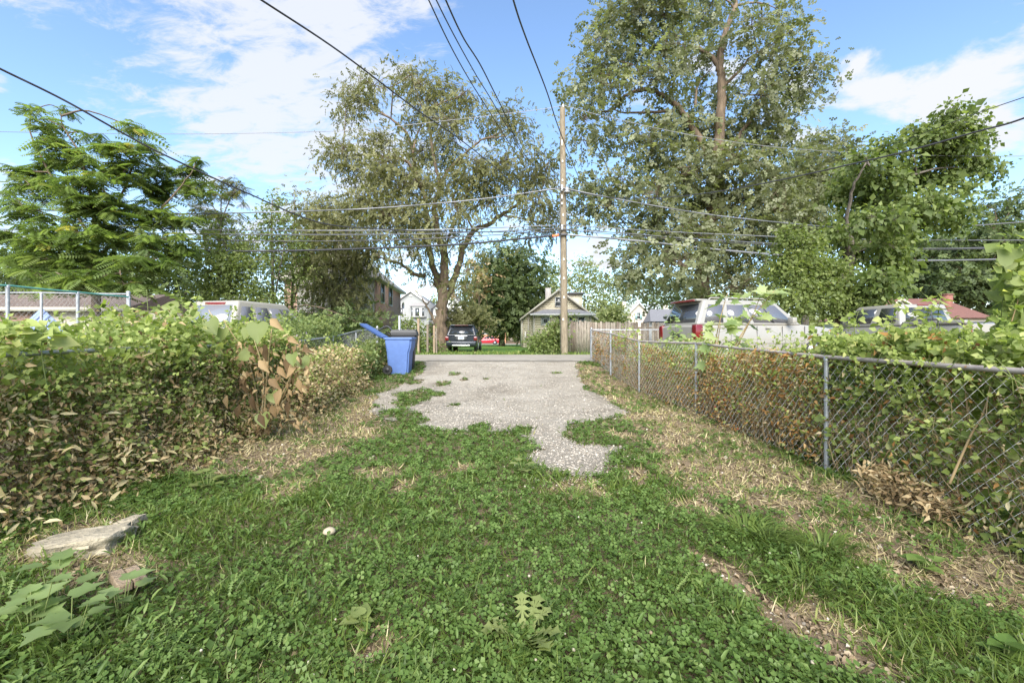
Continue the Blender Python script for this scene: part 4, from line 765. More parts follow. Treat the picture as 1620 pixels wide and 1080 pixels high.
# ------------------------------------------------------------------ trees
def tree(name, lab, Y, trunk, limbs, blobs, leaf, T, size, n, bk='bark_brown', conv=None, depth=.8, droop=.2, cl=55, twig_r=.02, W=.8, group='trees around the lots', cat='tree', xtraparts=None, zmin=None, pale_top=.0, limb_depth=1.0, seed=None, clsz=1.0):
    """trunk: [(px,py,radius_m)], limbs: [(pts, r0)], blobs: (px,py,rx,ry) photo-measured outlines turned to metres at distance Y"""
    global rng
    keep_rng = rng
    if T is T_LEAF: T = T_SMALL
    if T is T_DIA and Y < 60: T = T_SPRIG; size *= 2.3; n = int(n / 4); cl = max(5, int(cl / 3.5)); W = min(1.1, W * 1.25)
    if seed is not None: rng = np.random.default_rng(seed)
    cv_ = conv or (lambda p: p)
    tp = [cv_(p[:2]) for p in trunk]; b = at(tp[0][0], tp[0][1], Y); base = np.array([b[0], Y, terr(Y)])
    t = thing(name, lab, cat, base, 0, group); tk = Acc(); nodes = []
    P = np.array([at(p[0], p[1], Y) for p in tp]); P[0, 2] = terr(Y) - .1; Q = smoothline(P, 6); rr = np.interp(np.linspace(0, 1, len(Q)), np.linspace(0, 1, len(trunk)), [p[2] for p in trunk])
    rr[:3] *= [1.35, 1.15, 1.05]; Q[2:] += rng.normal(0, .25, (len(Q) - 2, 3)) * rr[2:, None] * .5
    tk.add(*tube(Q, rr, 10)); nodes.append(Q[len(Q) // 3:])
    m_px = Y / FPX
    for pts, r0 in limbs:
        pp = [cv_(p) for p in pts]; L = np.hypot(pp[-1][0] - pp[0][0], pp[-1][1] - pp[0][1]) * m_px; dy = rng.uniform(-.45, .45) * L * limb_depth; s = np.linspace(0, 1, len(pp))
        P = np.array([at(p[0], p[1], Y + dy * q) for p, q in zip(pp, s)]); Q = smoothline(P, 5); Q[1:] += rng.normal(0, .35, (len(Q) - 1, 3)) * r0 * .5
        tk.add(*tube(Q, np.linspace(r0, max(r0 * .25, .015), len(Q)), 7)); nodes.append(Q[1:])
    ND = np.vstack(nodes); lf = Acc(); tw = Acc()
    area = sum(q[2] * q[3] for q in blobs)
    for bl in blobs:
        c = cv_(bl[:2]); s_ = (np.array(cv_((bl[0] + bl[2], bl[1] + bl[3]))) - c) * m_px; rx, rz = s_; ryd = (rx + rz) / 2 * depth
        cen = at(c[0], c[1], Y); span = max(1e-3, max(abs(cv_(q[:2])[0] - tp[-1][0]) for q in blobs) * m_px); off = min(abs(cen[0] - base[0]) / span, 1); zr_ = (bl[1] - min(q[1] for q in blobs)) / max(1, max(q[1] for q in blobs) - min(q[1] for q in blobs)); dy = rng.uniform(-.3 - .9 * zr_, 1 - 1.0 * zr_) * span * .55 * math.sqrt(max(0, 1 - off ** 2) + .05) * limb_depth
        bc = at(c[0], c[1], Y + dy); dd = np.linalg.norm(ND - bc, axis=1) + 1.5 * np.maximum(ND[:, 2] - bc[2], 0); k = ND[np.argmin(dd)]; dist = np.linalg.norm(k - bc); LN = ND
        if dist > .3:
            Q = smoothline([k, (k + bc) / 2 + rng.normal(0, .12, 3) * dist + [0, 0, .10 * dist], bc, bc + (bc - k) / dist * rx * .15 + rng.normal(0, .15, 3) * rx], 4); tw.add(*tube(Q, np.linspace(min(.045, .014 + .014 * dist), .008, len(Q)), 4, False)); LN = np.vstack([ND, Q[2:]])
        m = n * bl[2] * bl[3] / area * (bl[4] if len(bl) > 4 else 1); nc = max(3, int(m / cl))
        u = rng.normal(0, 1, (nc, 3)); u = unit(u) * rng.random((nc, 1)) ** .45; cc = at(c[0], c[1], Y + dy) + u * [rx, ryd, rz]
        if zmin is not None: cc = cc[cc[:, 2] > zmin]; nc = len(cc)
        for q in cc:
            d = (np.linalg.norm(LN - q, axis=1) + .8 * np.maximum(LN[:, 2] - q[2], 0)) * rng.uniform(.75, 1.25, len(LN)); k = LN[np.argmin(d)]; dist = np.linalg.norm(k - q)
            if dist < 9 : tw.add(*tube(smoothline([k, (k + q) / 2 + rng.normal(0, .07, 3) * dist + [0, 0, .06 * dist], q], 1), np.linspace(twig_r * min(1.6, .5 + dist / 3), .006, 3), 3, False))
            ml = max(3, int(rng.poisson(cl))); cr = clsz * .42 * (rx * rz * ryd / nc) ** (1 / 3) + size * 1.1
            pts = q + rng.normal(0, 1, (ml, 3)) * [cr, cr, cr * .7] - [0, 0, droop * cr] * np.abs(rng.normal(0, 1, (ml, 1)))
            if T is T_FROND:
                an = rng.random(ml) * 6.283; D = np.stack([np.cos(an), np.sin(an), rng.normal(-.30, .28, ml)], -1); N = rng.normal(0, .22, (ml, 3)) + [0, 0, 1]; pts = q + rng.normal(0, .05, (ml, 3))
            else: D = unit(pts - q) * .8 + rng.normal(0, .6, (ml, 3)); D[:, 2] -= droop * 1.2; N = rng.normal(0, .7, (ml, 3)) + [0, -.2, .7]
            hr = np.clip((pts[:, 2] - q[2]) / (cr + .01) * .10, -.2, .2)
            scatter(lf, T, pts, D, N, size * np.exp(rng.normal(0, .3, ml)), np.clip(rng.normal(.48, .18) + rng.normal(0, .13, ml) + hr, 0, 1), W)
    tk.build('trunk', bk, t, smooth=True)
    if tw.n: tw.build('twigs', bk, t)['kind'] = 'stuff'
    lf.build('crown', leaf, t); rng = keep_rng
    return t
def z2(p): return (480 + p[0] / 2.4545, 60 + p[1] / 2.4545)
def z3(p): return (860 + p[0] / 2.25, p[1] / 2.25)
def z4(p): return (1220 + p[0] / 3.178, 140 + p[1] / 3.178)
def z1(p): return (p[0] / 2.571, p[1] / 2.571)
def z5(p): return (560 + p[0] / 5.4, 400 + p[1] / 5.4)

tree('elm_tree', 'large central elm with open grey-green crown and forked trunk behind the dark vehicle', 28.5,
     [(538, 1220, .42), (535, 1120, .40), (540, 1040, .36), (545, 960, .33), (548, 900, .28), (545, 830, .24), (520, 750, .2), (510, 650, .17), (530, 580, .13), (510, 480, .1), (490, 350, .08), (480, 250, .05)],
     [([(535, 985), (518, 940), (490, 830), (480, 700), (470, 600), (440, 540), (425, 450), (400, 370), (320, 300), (220, 235)], .24),
      ([(545, 1010), (570, 980), (600, 900), (620, 820), (660, 750), (720, 720), (800, 670), (850, 620), (890, 560), (950, 480)], .26),
      ([(475, 925), (430, 915), (380, 880), (330, 862), (270, 838)], .15), ([(385, 885), (375, 830), (370, 770)], .06), ([(440, 540), (400, 480), (330, 465), (250, 455), (150, 462)], .12),
      ([(530, 580), (560, 520), (600, 475), (650, 430), (700, 395), (790, 380)], .13), ([(480, 300), (520, 260), (600, 230), (640, 200)], .07), ([(490, 350), (450, 240), (420, 140)], .07),
      ([(700, 395), (760, 370), (800, 350)], .06), ([(660, 750), (640, 690), (680, 640), (700, 600)], .08), ([(780, 690), (850, 700), (920, 720)], .07), ([(470, 640), (400, 590), (320, 570)], .08),
      ([(425, 450), (440, 380), (480, 300)], .08), ([(545, 830), (600, 690), (640, 600), (680, 500)], .09), ([(520, 1120), (495, 1070), (470, 1030), (462, 1010)], .1), ([(480, 1035), (500, 1010), (505, 980)], .04)],
     [(200, 220, 75, 55), (165, 275, 40, 45), (265, 190, 40, 45), (230, 160, 60, 40, .5), (400, 130, 60, 50), (450, 180, 70, 60), (550, 190, 80, 55), (630, 240, 60, 60), (500, 270, 90, 55), (570, 330, 90, 55), (800, 290, 60, 45), (745, 330, 55, 45), (845, 360, 45, 45), (415, 330, 45, 50),
      (290, 395, 90, 45), (160, 430, 80, 45), (100, 450, 50, 35), (200, 500, 80, 40), (330, 480, 90, 55), (450, 440, 80, 55), (560, 430, 70, 55), (680, 490, 90, 60), (780, 480, 80, 50), (900, 450, 60, 45), (945, 510, 45, 60), (860, 540, 90, 55), (710, 570, 90, 55), (580, 560, 80, 60),
      (430, 570, 100, 70), (310, 550, 100, 65), (240, 640, 100, 60), (330, 680, 110, 70), (450, 690, 80, 70), (590, 650, 70, 60), (720, 640, 60, 40, .7), (890, 640, 80, 55), (960, 700, 45, 60), (900, 740, 60, 40, .7), (560, 770, 70, 50, .7), (430, 780, 80, 60), (640, 560, 60, 60, .7),
      (470, 890, 45, 50, .6), (640, 900, 50, 60, .5), (620, 970, 45, 45, .6), (310, 830, 50, 35, .4), (690, 800, 60, 40, .4)],
     'elm_leaf', T_DIA, .155, 58000, conv=z2, droop=.55, W=.55, cl=24, seed=101, clsz=1.25)
tree('willow_tree', 'drooping grey-green tree screening the brick house left of the elm', 30,
     [(118, 1210, .14), (115, 1080, .13), (120, 950, .1), (130, 800, .07)], [([(116, 1050), (80, 950), (60, 850)], .07), ([(118, 1040), (170, 930), (210, 860)], .07), ([(160, 960), (205, 900), (230, 930)], .04)],
     [(100, 680, 110, 80), (190, 700, 80, 60), (50, 760, 80, 70), (150, 790, 120, 80), (240, 790, 80, 70), (220, 870, 75, 70), (100, 890, 110, 80), (180, 960, 75, 60), (50, 860, 80, 70), (140, 1010, 70, 50), (210, 1030, 50, 50), (260, 1050, 30, 40), (60, 640, 70, 50), (30, 960, 50, 60), (90, 1080, 120, 45)],
     'elm_leaf', T_DIA, .15, 24000, bk='bark_grey', conv=z2, droop=.9, W=.55, seed=102, cl=28, clsz=1.2)
tree('cottonwood_tree', 'towering cottonwood right of the utility pole with thick dark limbs', 25,
     [(567, 1230, .50), (565, 1080, .46), (565, 960, .42), (590, 820, .38), (615, 700, .34), (622, 560, .30), (632, 400, .26), (632, 280, .22), (626, 230, .2), (640, 140, .17), (668, 60, .14), (684, 10, .12), (650, -20, .1), (600, -60, .07)],
     [([(626, 235), (580, 190), (530, 170), (480, 185), (420, 180), (350, 130), (280, 80)], .15), ([(618, 620), (540, 470), (465, 370), (400, 330), (350, 320), (300, 340), (240, 390), (190, 400)], .2),
      ([(465, 395), (380, 400), (290, 400), (230, 385)], .1), ([(635, 310), (700, 250), (735, 205), (800, 170)], .1), ([(700, 640), (745, 590), (775, 550), (780, 505)], .14), ([(640, 560), (720, 450), (770, 370), (850, 300), (930, 260)], .13),
      ([(600, 760), (500, 640), (340, 660), (260, 670), (195, 695)], .13), ([(684, 20), (760, 10), (830, 30)], .07), ([(540, 380), (550, 300), (600, 240)], .08), ([(575, 900), (480, 920), (380, 960)], .1), ([(610, 700), (680, 690), (760, 640)], .1), ([(350, 320), (340, 260), (320, 230)], .06), ([(690, 50), (650, 0), (560, -40)], .07)],
     [(240, 60, 90, 55), (340, 30, 90, 60), (430, 70, 90, 60), (570, 60, 90, 60), (200, 150, 65, 50), (300, 190, 100, 60), (450, 160, 90, 60), (180, 250, 80, 60), (120, 340, 50, 50), (240, 300, 90, 55), (150, 420, 60, 60), (140, 500, 40, 45), (250, 460, 70, 55), (400, 260, 90, 60), (560, 210, 70, 50),
      (740, 80, 70, 80, .7), (840, 40, 45, 70), (870, 120, 35, 45), (800, 190, 65, 65), (890, 230, 85, 50), (980, 250, 45, 50), (900, 330, 80, 50), (780, 320, 80, 55), (690, 330, 60, 50), (560, 330, 70, 55, .8), (480, 430, 90, 60), (380, 490, 90, 65), (430, 570, 110, 75), (560, 470, 100, 70), (690, 450, 90, 60),
      (820, 420, 80, 50), (790, 510, 90, 70), (660, 570, 110, 75), (520, 620, 110, 80), (270, 630, 90, 45), (180, 680, 80, 50), (150, 750, 60, 45), (240, 740, 80, 50), (400, 700, 110, 70), (560, 720, 120, 80), (700, 700, 110, 80), (810, 640, 80, 80), (830, 740, 70, 70), (400, 820, 110, 70), (540, 830, 120, 75), (700, 820, 110, 80),
      (330, 890, 70, 50), (480, 920, 100, 50), (640, 930, 100, 70), (760, 910, 80, 70), (320, 980, 80, 45, .8), (400, -40, 150, 50), (600, -60, 130, 60), (520, 1010, 100, 50, .7), (700, 1030, 110, 60)],
     'cottonwood_leaf', T_DIA, .165, 64000, bk='bark_brown', conv=z3, droop=.3, W=.85, cl=24, seed=103, clsz=1.35)
tree('cottonwood_tree', 'pale grey-green cottonwood between the towering one and the catalpa', 31,
     [(170, 1250, .22), (170, 900, .2), (180, 700, .16), (220, 500, .1), (260, 330, .06)], [([(180, 700), (120, 560), (90, 480)], .09), ([(200, 600), (290, 480), (330, 380)], .08)],
     [(250, 260, 70, 45), (350, 280, 60, 40), (190, 350, 80, 50), (300, 370, 80, 55), (170, 450, 90, 60), (280, 470, 80, 60), (120, 560, 90, 70), (230, 590, 80, 60), (150, 660, 90, 70), (60, 500, 70, 80), (60, 700, 80, 80), (200, 740, 100, 60)],
     'cottonwood_leaf', T_DIA, .16, 20000, bk='bark_grey', conv=z4, droop=.2, W=.9, seed=104, cl=36)
tree('catalpa_tree', 'catalpa with big bright leaves and windswept top right of the cottonwoods', 21,
     [(378, 1260, .32), (376, 1040, .30), (385, 900, .26), (400, 760, .2), (440, 690, .15)],
     [([(400, 760), (470, 660), (560, 550), (700, 440), (850, 300), (910, 150)], .13), ([(385, 880), (385, 650), (410, 500), (480, 370)], .11), ([(470, 660), (650, 600), (830, 560), (960, 520)], .08), ([(700, 440), (850, 400), (1050, 400)], .06), ([(850, 300), (960, 230), (1040, 220)], .05), ([(390, 850), (520, 760), (640, 720)], .08)],
     [(905, 105, 60, 28), (870, 165, 55, 32), (980, 170, 70, 34), (740, 225, 75, 40), (900, 240, 110, 45), (1040, 240, 60, 36), (840, 320, 120, 45), (980, 340, 90, 45), (1060, 380, 50, 26), (1120, 410, 42, 20), (560, 285, 65, 28), (480, 345, 85, 34), (640, 345, 70, 34), (420, 420, 80, 50), (560, 440, 110, 48), (700, 440, 110, 48), (860, 430, 90, 40), (975, 480, 36, 40),
      (350, 520, 70, 50), (480, 540, 110, 50), (640, 560, 110, 50), (800, 570, 100, 50), (940, 590, 75, 40), (400, 640, 90, 50), (560, 650, 110, 50), (720, 650, 95, 45), (900, 660, 85, 26), (500, 730, 100, 45), (450, 820, 85, 55), (600, 800, 60, 60), (620, 890, 55, 65), (560, 970, 70, 60), (650, 730, 70, 40), (330, 720, 60, 50)],
     'catalpa_leaf', T_LEAF, .20, 18000, bk='bark_grey', conv=z4, droop=.55, W=.9, cl=18, seed=105)
tree('mulberry_tree', 'bright green bushy tree directly behind the white vehicle', 18.5,
     [(330, 1260, .16), (345, 1080, .15), (350, 1000, .12), (300, 900, .08)], [([(345, 1040), (220, 920), (140, 860)], .07), ([(345, 1020), (420, 960), (450, 930)], .06)],
     [(100, 850, 95, 70), (220, 890, 105, 70), (330, 920, 100, 65), (130, 950, 105, 65), (430, 990, 85, 55), (100, 760, 80, 50), (230, 1000, 100, 60), (40, 930, 70, 60), (360, 1010, 80, 50), (20, 1030, 80, 50), (150, 1060, 90, 60), (300, 1080, 110, 60), (420, 1090, 100, 50), (500, 1060, 60, 50), (200, 780, 60, 40)],
     'bright_leaf', T_LEAF, .13, 14000, bk='bark_brown', conv=z4, droop=.2, W=.85, seed=106, cl=40)
tree('shade_tree', 'dark bluish-green shade tree behind the red-roofed house', 48,
     [(800, 1240, .3), (800, 1000, .25), (810, 800, .15)], [([(805, 950), (900, 800), (960, 740)], .12), ([(805, 980), (720, 850), (700, 800)], .1)],
     [(700, 830, 90, 70), (800, 880, 110, 80), (900, 820, 100, 70), (760, 780, 70, 45), (660, 980, 70, 60), (760, 990, 100, 55), (860, 970, 100, 60), (640, 900, 60, 60)], 'dark_leaf', T_DIA, .32, 12000, conv=z4, seed=107, cl=30, clsz=1.3)
tree('shade_tree', 'tall dull green shade tree at the far right behind the red-roofed house', 42,
     [(1060, 1240, .3), (1060, 1000, .25), (1080, 800, .18), (1130, 650, .1)], [([(1060, 950), (1150, 800), (1220, 700)], .12), ([(1060, 900), (980, 800), (940, 760)], .1), ([(1080, 800), (1180, 650), (1230, 560)], .08)],
     [(1000, 760, 90, 50), (1100, 720, 90, 50), (1110, 620, 70, 36), (1190, 560, 60, 36), (1230, 640, 70, 50), (1180, 750, 90, 60), (950, 850, 100, 60), (1080, 850, 110, 60), (1200, 860, 90, 60), (1000, 940, 110, 60), (1130, 950, 100, 60), (1280, 760, 70, 80), (1060, 580, 30, 20, .6), (1200, 960, 110, 70), (1050, 1030, 130, 50), (900, 980, 100, 60), (1240, 1050, 100, 50)], 'dark_leaf', T_DIA, .28, 18000, conv=z4, seed=108, cl=30, clsz=1.3)
tree('tree_of_heaven', 'big tree with feathery pinnate leaves above the left dog run', 19,
     [(393, 1330, .17), (390, 1180, .16), (388, 1090, .14), (390, 980, .1), (380, 850, .07), (350, 700, .05)],
     [([(390, 1000), (300, 850), (200, 700), (130, 560), (120, 450)], .07), ([(388, 1080), (250, 980), (130, 900), (60, 850)], .06), ([(390, 960), (480, 820), (540, 680), (570, 560)], .06), ([(390, 1040), (560, 940), (700, 800), (790, 690)], .07), ([(388, 1100), (560, 1050), (720, 960)], .06), ([(350, 760), (330, 640), (260, 520), (245, 460)], .05)],
     [(130, 440, 30, 16), (150, 490, 35, 20), (250, 450, 34, 26), (190, 530, 60, 30), (240, 590, 70, 40), (370, 550, 50, 26), (555, 525, 42, 36), (600, 605, 60, 36), (450, 600, 90, 40), (330, 650, 110, 50), (200, 660, 80, 45), (110, 720, 70, 45), (60, 800, 45, 45), (200, 760, 110, 60), (350, 750, 110, 60), (490, 700, 100, 55), (640, 690, 60, 30), (720, 690, 90, 40), (800, 650, 32, 24),
      (640, 770, 100, 50), (770, 770, 90, 50), (130, 850, 90, 45), (280, 850, 110, 60), (450, 840, 110, 60), (600, 860, 110, 55), (740, 870, 100, 50), (60, 950, 60, 45), (180, 960, 110, 55), (330, 950, 120, 55), (480, 950, 120, 55), (630, 970, 100, 50), (120, 1060, 110, 55), (280, 1070, 120, 55), (430, 1070, 120, 55), (580, 1060, 100, 55), (740, 1010, 80, 50), (330, 1140, 120, 40), (500, 1150, 110, 40), (180, 1140, 90, 40)],
     'locust_leaf', T_FROND, .52, 4900, bk='bark_brown', conv=z1, droop=.5, W=1.0, cl=9, seed=109, clsz=.35)
tree('mimosa_tree', 'flat-topped feathery tree rising behind the left pinnate tree', 24,
     [(880, 1330, .12), (890, 1050, .1), (900, 900, .07)], [([(900, 900), (860, 830), (820, 780)], .04), ([(900, 900), (940, 800), (980, 750)], .04), ([(895, 940), (900, 820), (905, 760)], .04)],
     [(850, 745, 60, 22), (920, 735, 70, 22), (975, 765, 38, 24), (860, 790, 60, 24), (940, 800, 60, 30), (820, 850, 70, 40), (900, 880, 80, 40), (900, 950, 100, 50), (850, 1010, 90, 50), (960, 1000, 80, 50)],
     'elm_leaf', T_FROND, .36, 1300, bk='bark_grey', conv=z1, droop=.2, cl=7, seed=110, clsz=.6)
for i, (nm, lab, Y, trunk, bl, mat, n, sd_) in enumerate([
    ('sapling_tree', 'slim light-green tree with twin trunks left of the derelict grey house', 24, [(434, 545, .09), (433, 480, .08), (430, 400, .06), (430, 330, .03)], [(430, 315, 22, 14), (430, 345, 34, 20), (410, 370, 40, 24), (450, 385, 40, 25), (420, 410, 45, 25), (455, 430, 40, 25), (415, 450, 45, 25), (440, 475, 40, 20), (440, 500, 45, 14)], 'bright_leaf', 9500, 111),
    ('sapling_tree', 'second slim light-green tree beside the derelict grey house', 25.5, [(459, 545, .08), (462, 480, .07), (465, 400, .05), (466, 320, .03)], [(466, 312, 9, 16), (468, 345, 20, 20), (480, 375, 32, 22), (490, 400, 34, 20), (490, 340, 20, 16), (470, 415, 25, 20), (515, 330, 22, 18), (520, 360, 28, 22)], 'elm_leaf', 5500, 112),
    ('leafy_tree', 'broad mid-green tree behind the cream vehicle on the left lot', 21, [(360, 545, .12), (362, 470, .1), (365, 420, .06)], [(360, 395, 40, 25), (385, 420, 40, 25), (345, 430, 45, 25), (370, 455, 50, 25), (330, 465, 40, 22), (400, 480, 40, 18), (380, 500, 45, 15), (350, 350, 30, 20, .6)], 'bright_leaf', 11000, 113),
    ('leafy_tree', 'dark tree filling in behind the left dog run and garage', 34, [(230, 545, .2), (232, 450, .15), (235, 400, .1)], [(235, 400, 60, 30), (290, 420, 60, 35), (200, 430, 60, 35), (255, 460, 60, 30), (310, 460, 50, 30), (180, 470, 50, 25), (280, 495, 60, 20), (225, 490, 50, 20)], 'dark_leaf', 9000, 114),
    ('leafy_tree', 'dark tree at the left photo edge behind the garage', 36, [(40, 545, .2), (42, 450, .15), (45, 400, .1)], [(40, 410, 60, 30), (90, 430, 60, 35), (10, 440, 60, 35), (60, 460, 70, 30), (120, 460, 60, 30), (-20, 470, 60, 30), (130, 420, 50, 30)], 'dark_leaf', 9000, 115),
    ('shade_tree', 'dense dark tree with pale-banded trunk on the far lawn', 55, [(794, 546, .36), (795, 520, .34), (797, 480, .28), (800, 430, .18)], [(802, 395, 30, 13), (783, 420, 30, 22), (828, 420, 26, 20), (800, 445, 45, 24), (770, 455, 28, 22), (838, 450, 22, 20), (802, 478, 45, 20), (776, 485, 28, 18), (832, 480, 24, 18), (800, 503, 38, 14), (770, 505, 20, 14), (822, 510, 24, 12), (800, 460, 40, 30), (800, 490, 40, 20)], 'dark_leaf', 26000, 116),
    ('background_tree', 'light green background tree just left of the utility pole', 90, [(870, 546, .3), (871, 480, .2)], [(875, 425, 18, 16), (868, 450, 22, 20), (880, 470, 25, 20), (862, 480, 18, 20)], 'far_leaf', 2600, 117),
    ('background_tree', 'light green background tree just right of the utility pole', 88, [(925, 546, .3), (925, 480, .2)], [(925, 415, 22, 14), (915, 440, 26, 18), (940, 440, 24, 18), (925, 465, 36, 18), (940, 490, 36, 16)], 'far_leaf', 3800, 118),
    ('background_tree', 'background tree above the small green-roofed house', 92, [(985, 546, .3), (985, 480, .2)], [(985, 435, 28, 18), (965, 455, 26, 18), (1005, 452, 26, 20), (985, 475, 36, 16), (965, 490, 20, 16)], 'far_leaf', 3800, 119),
    ('background_tree', 'background tree right of the small green-roofed house', 86, [(1055, 546, .3), (1055, 480, .2)], [(1045, 445, 28, 20), (1075, 455, 30, 22), (1050, 475, 36, 18), (1090, 480, 36, 20), (1030, 470, 18, 16)], 'dark_leaf', 4000, 120),
    ('background_tree', 'small tree top between the grey and white far houses', 115, [(690, 546, .3), (690, 500, .2)], [(688, 474, 10, 10), (683, 490, 14, 14)], 'far_leaf', 900, 121),
    ('background_tree', 'reddish tinged thin tree left of the dense dark tree', 50, [(758, 546, .12), (758, 480, .1), (757, 430, .05)], [(757, 420, 18, 20, .6), (750, 445, 16, 20, .6), (760, 465, 15, 16, .6)], 'dry_leaf', 900, 122),
    ('round_bush', 'rounded green bush beside the small green-roofed house', 60, [(972, 546, .1), (972, 500, .08)], [(973, 495, 14, 12), (962, 503, 14, 12), (985, 505, 12, 12), (972, 515, 20, 12)], 'far_leaf', 2200, 123),
    ]):
    lm = [([trunk[1][:2], (q[0], q[1])], .05) for q in bl[::3]]
    tree(nm, lab, Y, trunk, lm, bl, mat, T_DIA if Y > 30 else T_LEAF if mat == 'bright_leaf' else T_DIA, .13 if Y < 30 else .2 + Y * .0024, int(n * .8), bk='bark_brown' if i % 2 else 'bark_grey', droop=.25, seed=sd_, cl=36)
tree('young_elm', 'leafy sucker growth around the elm trunk beside the dark vehicle', 30, [(880, 800, .06), (880, 600, .05)], [([(880, 650), (950, 580), (1040, 560)], .03), ([(880, 650), (800, 600), (780, 560)], .03)],
     [(880, 500, 65, 45), (960, 550, 70, 45), (800, 570, 50, 40), (1050, 560, 70, 50), (1100, 620, 45, 28), (1040, 520, 50, 40), (960, 610, 70, 35), (770, 640, 40, 45), (870, 590, 60, 50), (760, 720, 30, 50, .6)], 'elm_leaf', T_DIA, .15, 5500, conv=z5, seed=124, cl=30, cat='young tree')
tree('young_elm', 'bushy green weeds growing around the bare wooden posts', 23.5, [(665, 556, .03), (665, 530, .02)], [], [(648, 520, 14, 14), (668, 525, 10, 18), (640, 512, 14, 10), (655, 540, 14, 14), (676, 540, 8, 14), (690, 548, 12, 8)], 'bright_leaf', T_LEAF, .13, 1600, seed=125, cl=20, cat='weeds', group=None)
tree('ivy_bush', 'ivy-covered bush on the end of the board fence left of the pole', 22.2, [(868, 556, .05), (868, 535, .04)], [], [(872, 530, 16, 12), (880, 518, 10, 10), (858, 540, 16, 14), (848, 545, 12, 12), (875, 545, 14, 12), (866, 552, 26, 6), (884, 530, 8, 22), (888, 505, 4, 8, .5), (903, 500, 6, 5, .4)], 'bright_leaf', T_LEAF, .13, 3600, seed=126, cl=20, cat='bush', group=None, droop=.4)
tree('thicket', 'dark shrub thicket below the derelict house on the left lot', 25, [(420, 550, .05), (420, 520, .04)], [], [(400, 515, 40, 14), (450, 510, 40, 16), (500, 515, 36, 16), (545, 512, 30, 18), (570, 505, 20, 18), (360, 520, 40, 12), (590, 520, 20, 14)], 'dark_leaf', T_DIA, .14, 6500, seed=127, cl=30, cat='shrubs', group=None)

# far tree belt: reads as one mass
a = Acc(); r0 = np.random.default_rng(55); xs = np.concatenate([np.linspace(-190, 190, 150)])
for xx in xs:
    Y = 128 + r0.uniform(-12, 12); h = r0.uniform(6, 11); m = 170; p = np.array([xx, Y, 0]) + unit(r0.normal(0, 1, (m, 3))) * r0.random((m, 1)) ** .4 * [4, 3, h / 2] + [0, 0, h / 2]
    scatter(a, T_DIA, p, r0.normal(0, 1, (m, 3)), r0.normal(0, .7, (m, 3)) + [0, -.2, .6], 1.35 * np.exp(r0.normal(0, .25, m)), np.clip(r0.normal(.45, .1) + r0.normal(0, .15, m), 0, 1), .9)
tag(a.build('distant_trees', 'far_leaf'), 'distant belt of trees closing the view beyond the street', 'trees', kind='stuff')

# ------------------------------------------------------------------ buildings
def wall_poly(name, pts, mat, parent, th=.12):
    """thick wall from a planar outline (world pts, counter-clockwise from outside)"""
    P = np.array(pts, float); n = np.cross(P[1] - P[0], P[2] - P[0]); n /= np.linalg.norm(n); Q = P - n * th; k = len(P)
    F = [list(range(k)), list(range(2 * k - 1, k - 1, -1))] + [[(i + 1) % k, i, k + i, k + (i + 1) % k] for i in range(k)]
    return mesh_obj(name, np.vstack([P, Q]), F, mat, parent)
def box(name, x0, x1, y0, y1, z0, z1, mat, parent, world=True): return mesh_obj(name, boxv(x0, x1, y0, y1, z0, z1), BOXF, mat, parent, world=world)
def window(parent, x0, x1, z0, z1, y, mat='trim_white', pane='glass_house', fw=.09, axis='y', sign=-1, sash=True, d=.05):
    """framed window on a wall at y (axis='y') or x (axis='x'); sign = outward direction"""
    def bx(a0, a1, c0, c1, o0, o1):
        lo, hi = sorted((y + sign * o0, y + sign * o1)); return boxv(a0, a1, lo, hi, c0, c1) if axis == 'y' else boxv(lo, hi, a0, a1, c0, c1)
    a = Acc(); a.add(bx(x0 - fw, x0, z0 - fw, z1 + fw, .003, d), BOXF); a.add(bx(x1, x1 + fw, z0 - fw, z1 + fw, .003, d), BOXF); a.add(bx(x0, x1, z1, z1 + fw, .003, d - .002), BOXF); a.add(bx(x0, x1, z0 - fw, z0, .003, d + .02), BOXF)
    f = a.build('window', mat, parent); loc = np.array(parent.location)
    o = mesh_obj('pane', bx(x0, x1, z0, z1, .003, .012) - loc, BOXF, pane); o.parent = f
    if sash: zc = (z0 + z1) / 2; o = mesh_obj('sash', bx(x0, x1, zc - .03, zc + .03, .014, .03) - loc, BOXF, mat); o.parent = f
    return f
def siding_front(name, outline_fn, x0, x1, z0, z1, y, mat, parent, step=.2):
    """lapped boards: each course a wedge; outline_fn(z)->(xl,xr)"""
    a = Acc(); z = z0
    while z < z1 - .01:
        zt = min(z + step, z1); l0, r0_ = outline_fn(z); l1, r1 = outline_fn(zt - .001)
        if r1 - l1 > .02 or r0_ - l0 > .02:
            V = np.array([[l0, y - .028, z], [r0_, y - .028, z], [r1, y - .004, zt], [l1, y - .004, zt], [l0, y + .05, z], [r0_, y + .05, z], [r1, y + .05, zt], [l1, y + .05, zt]]); a.add(V, BOXF[[0, 2, 3, 5, 4, 1]][:, ::1])
        z = zt
    o = a.build(name, mat, parent); return o
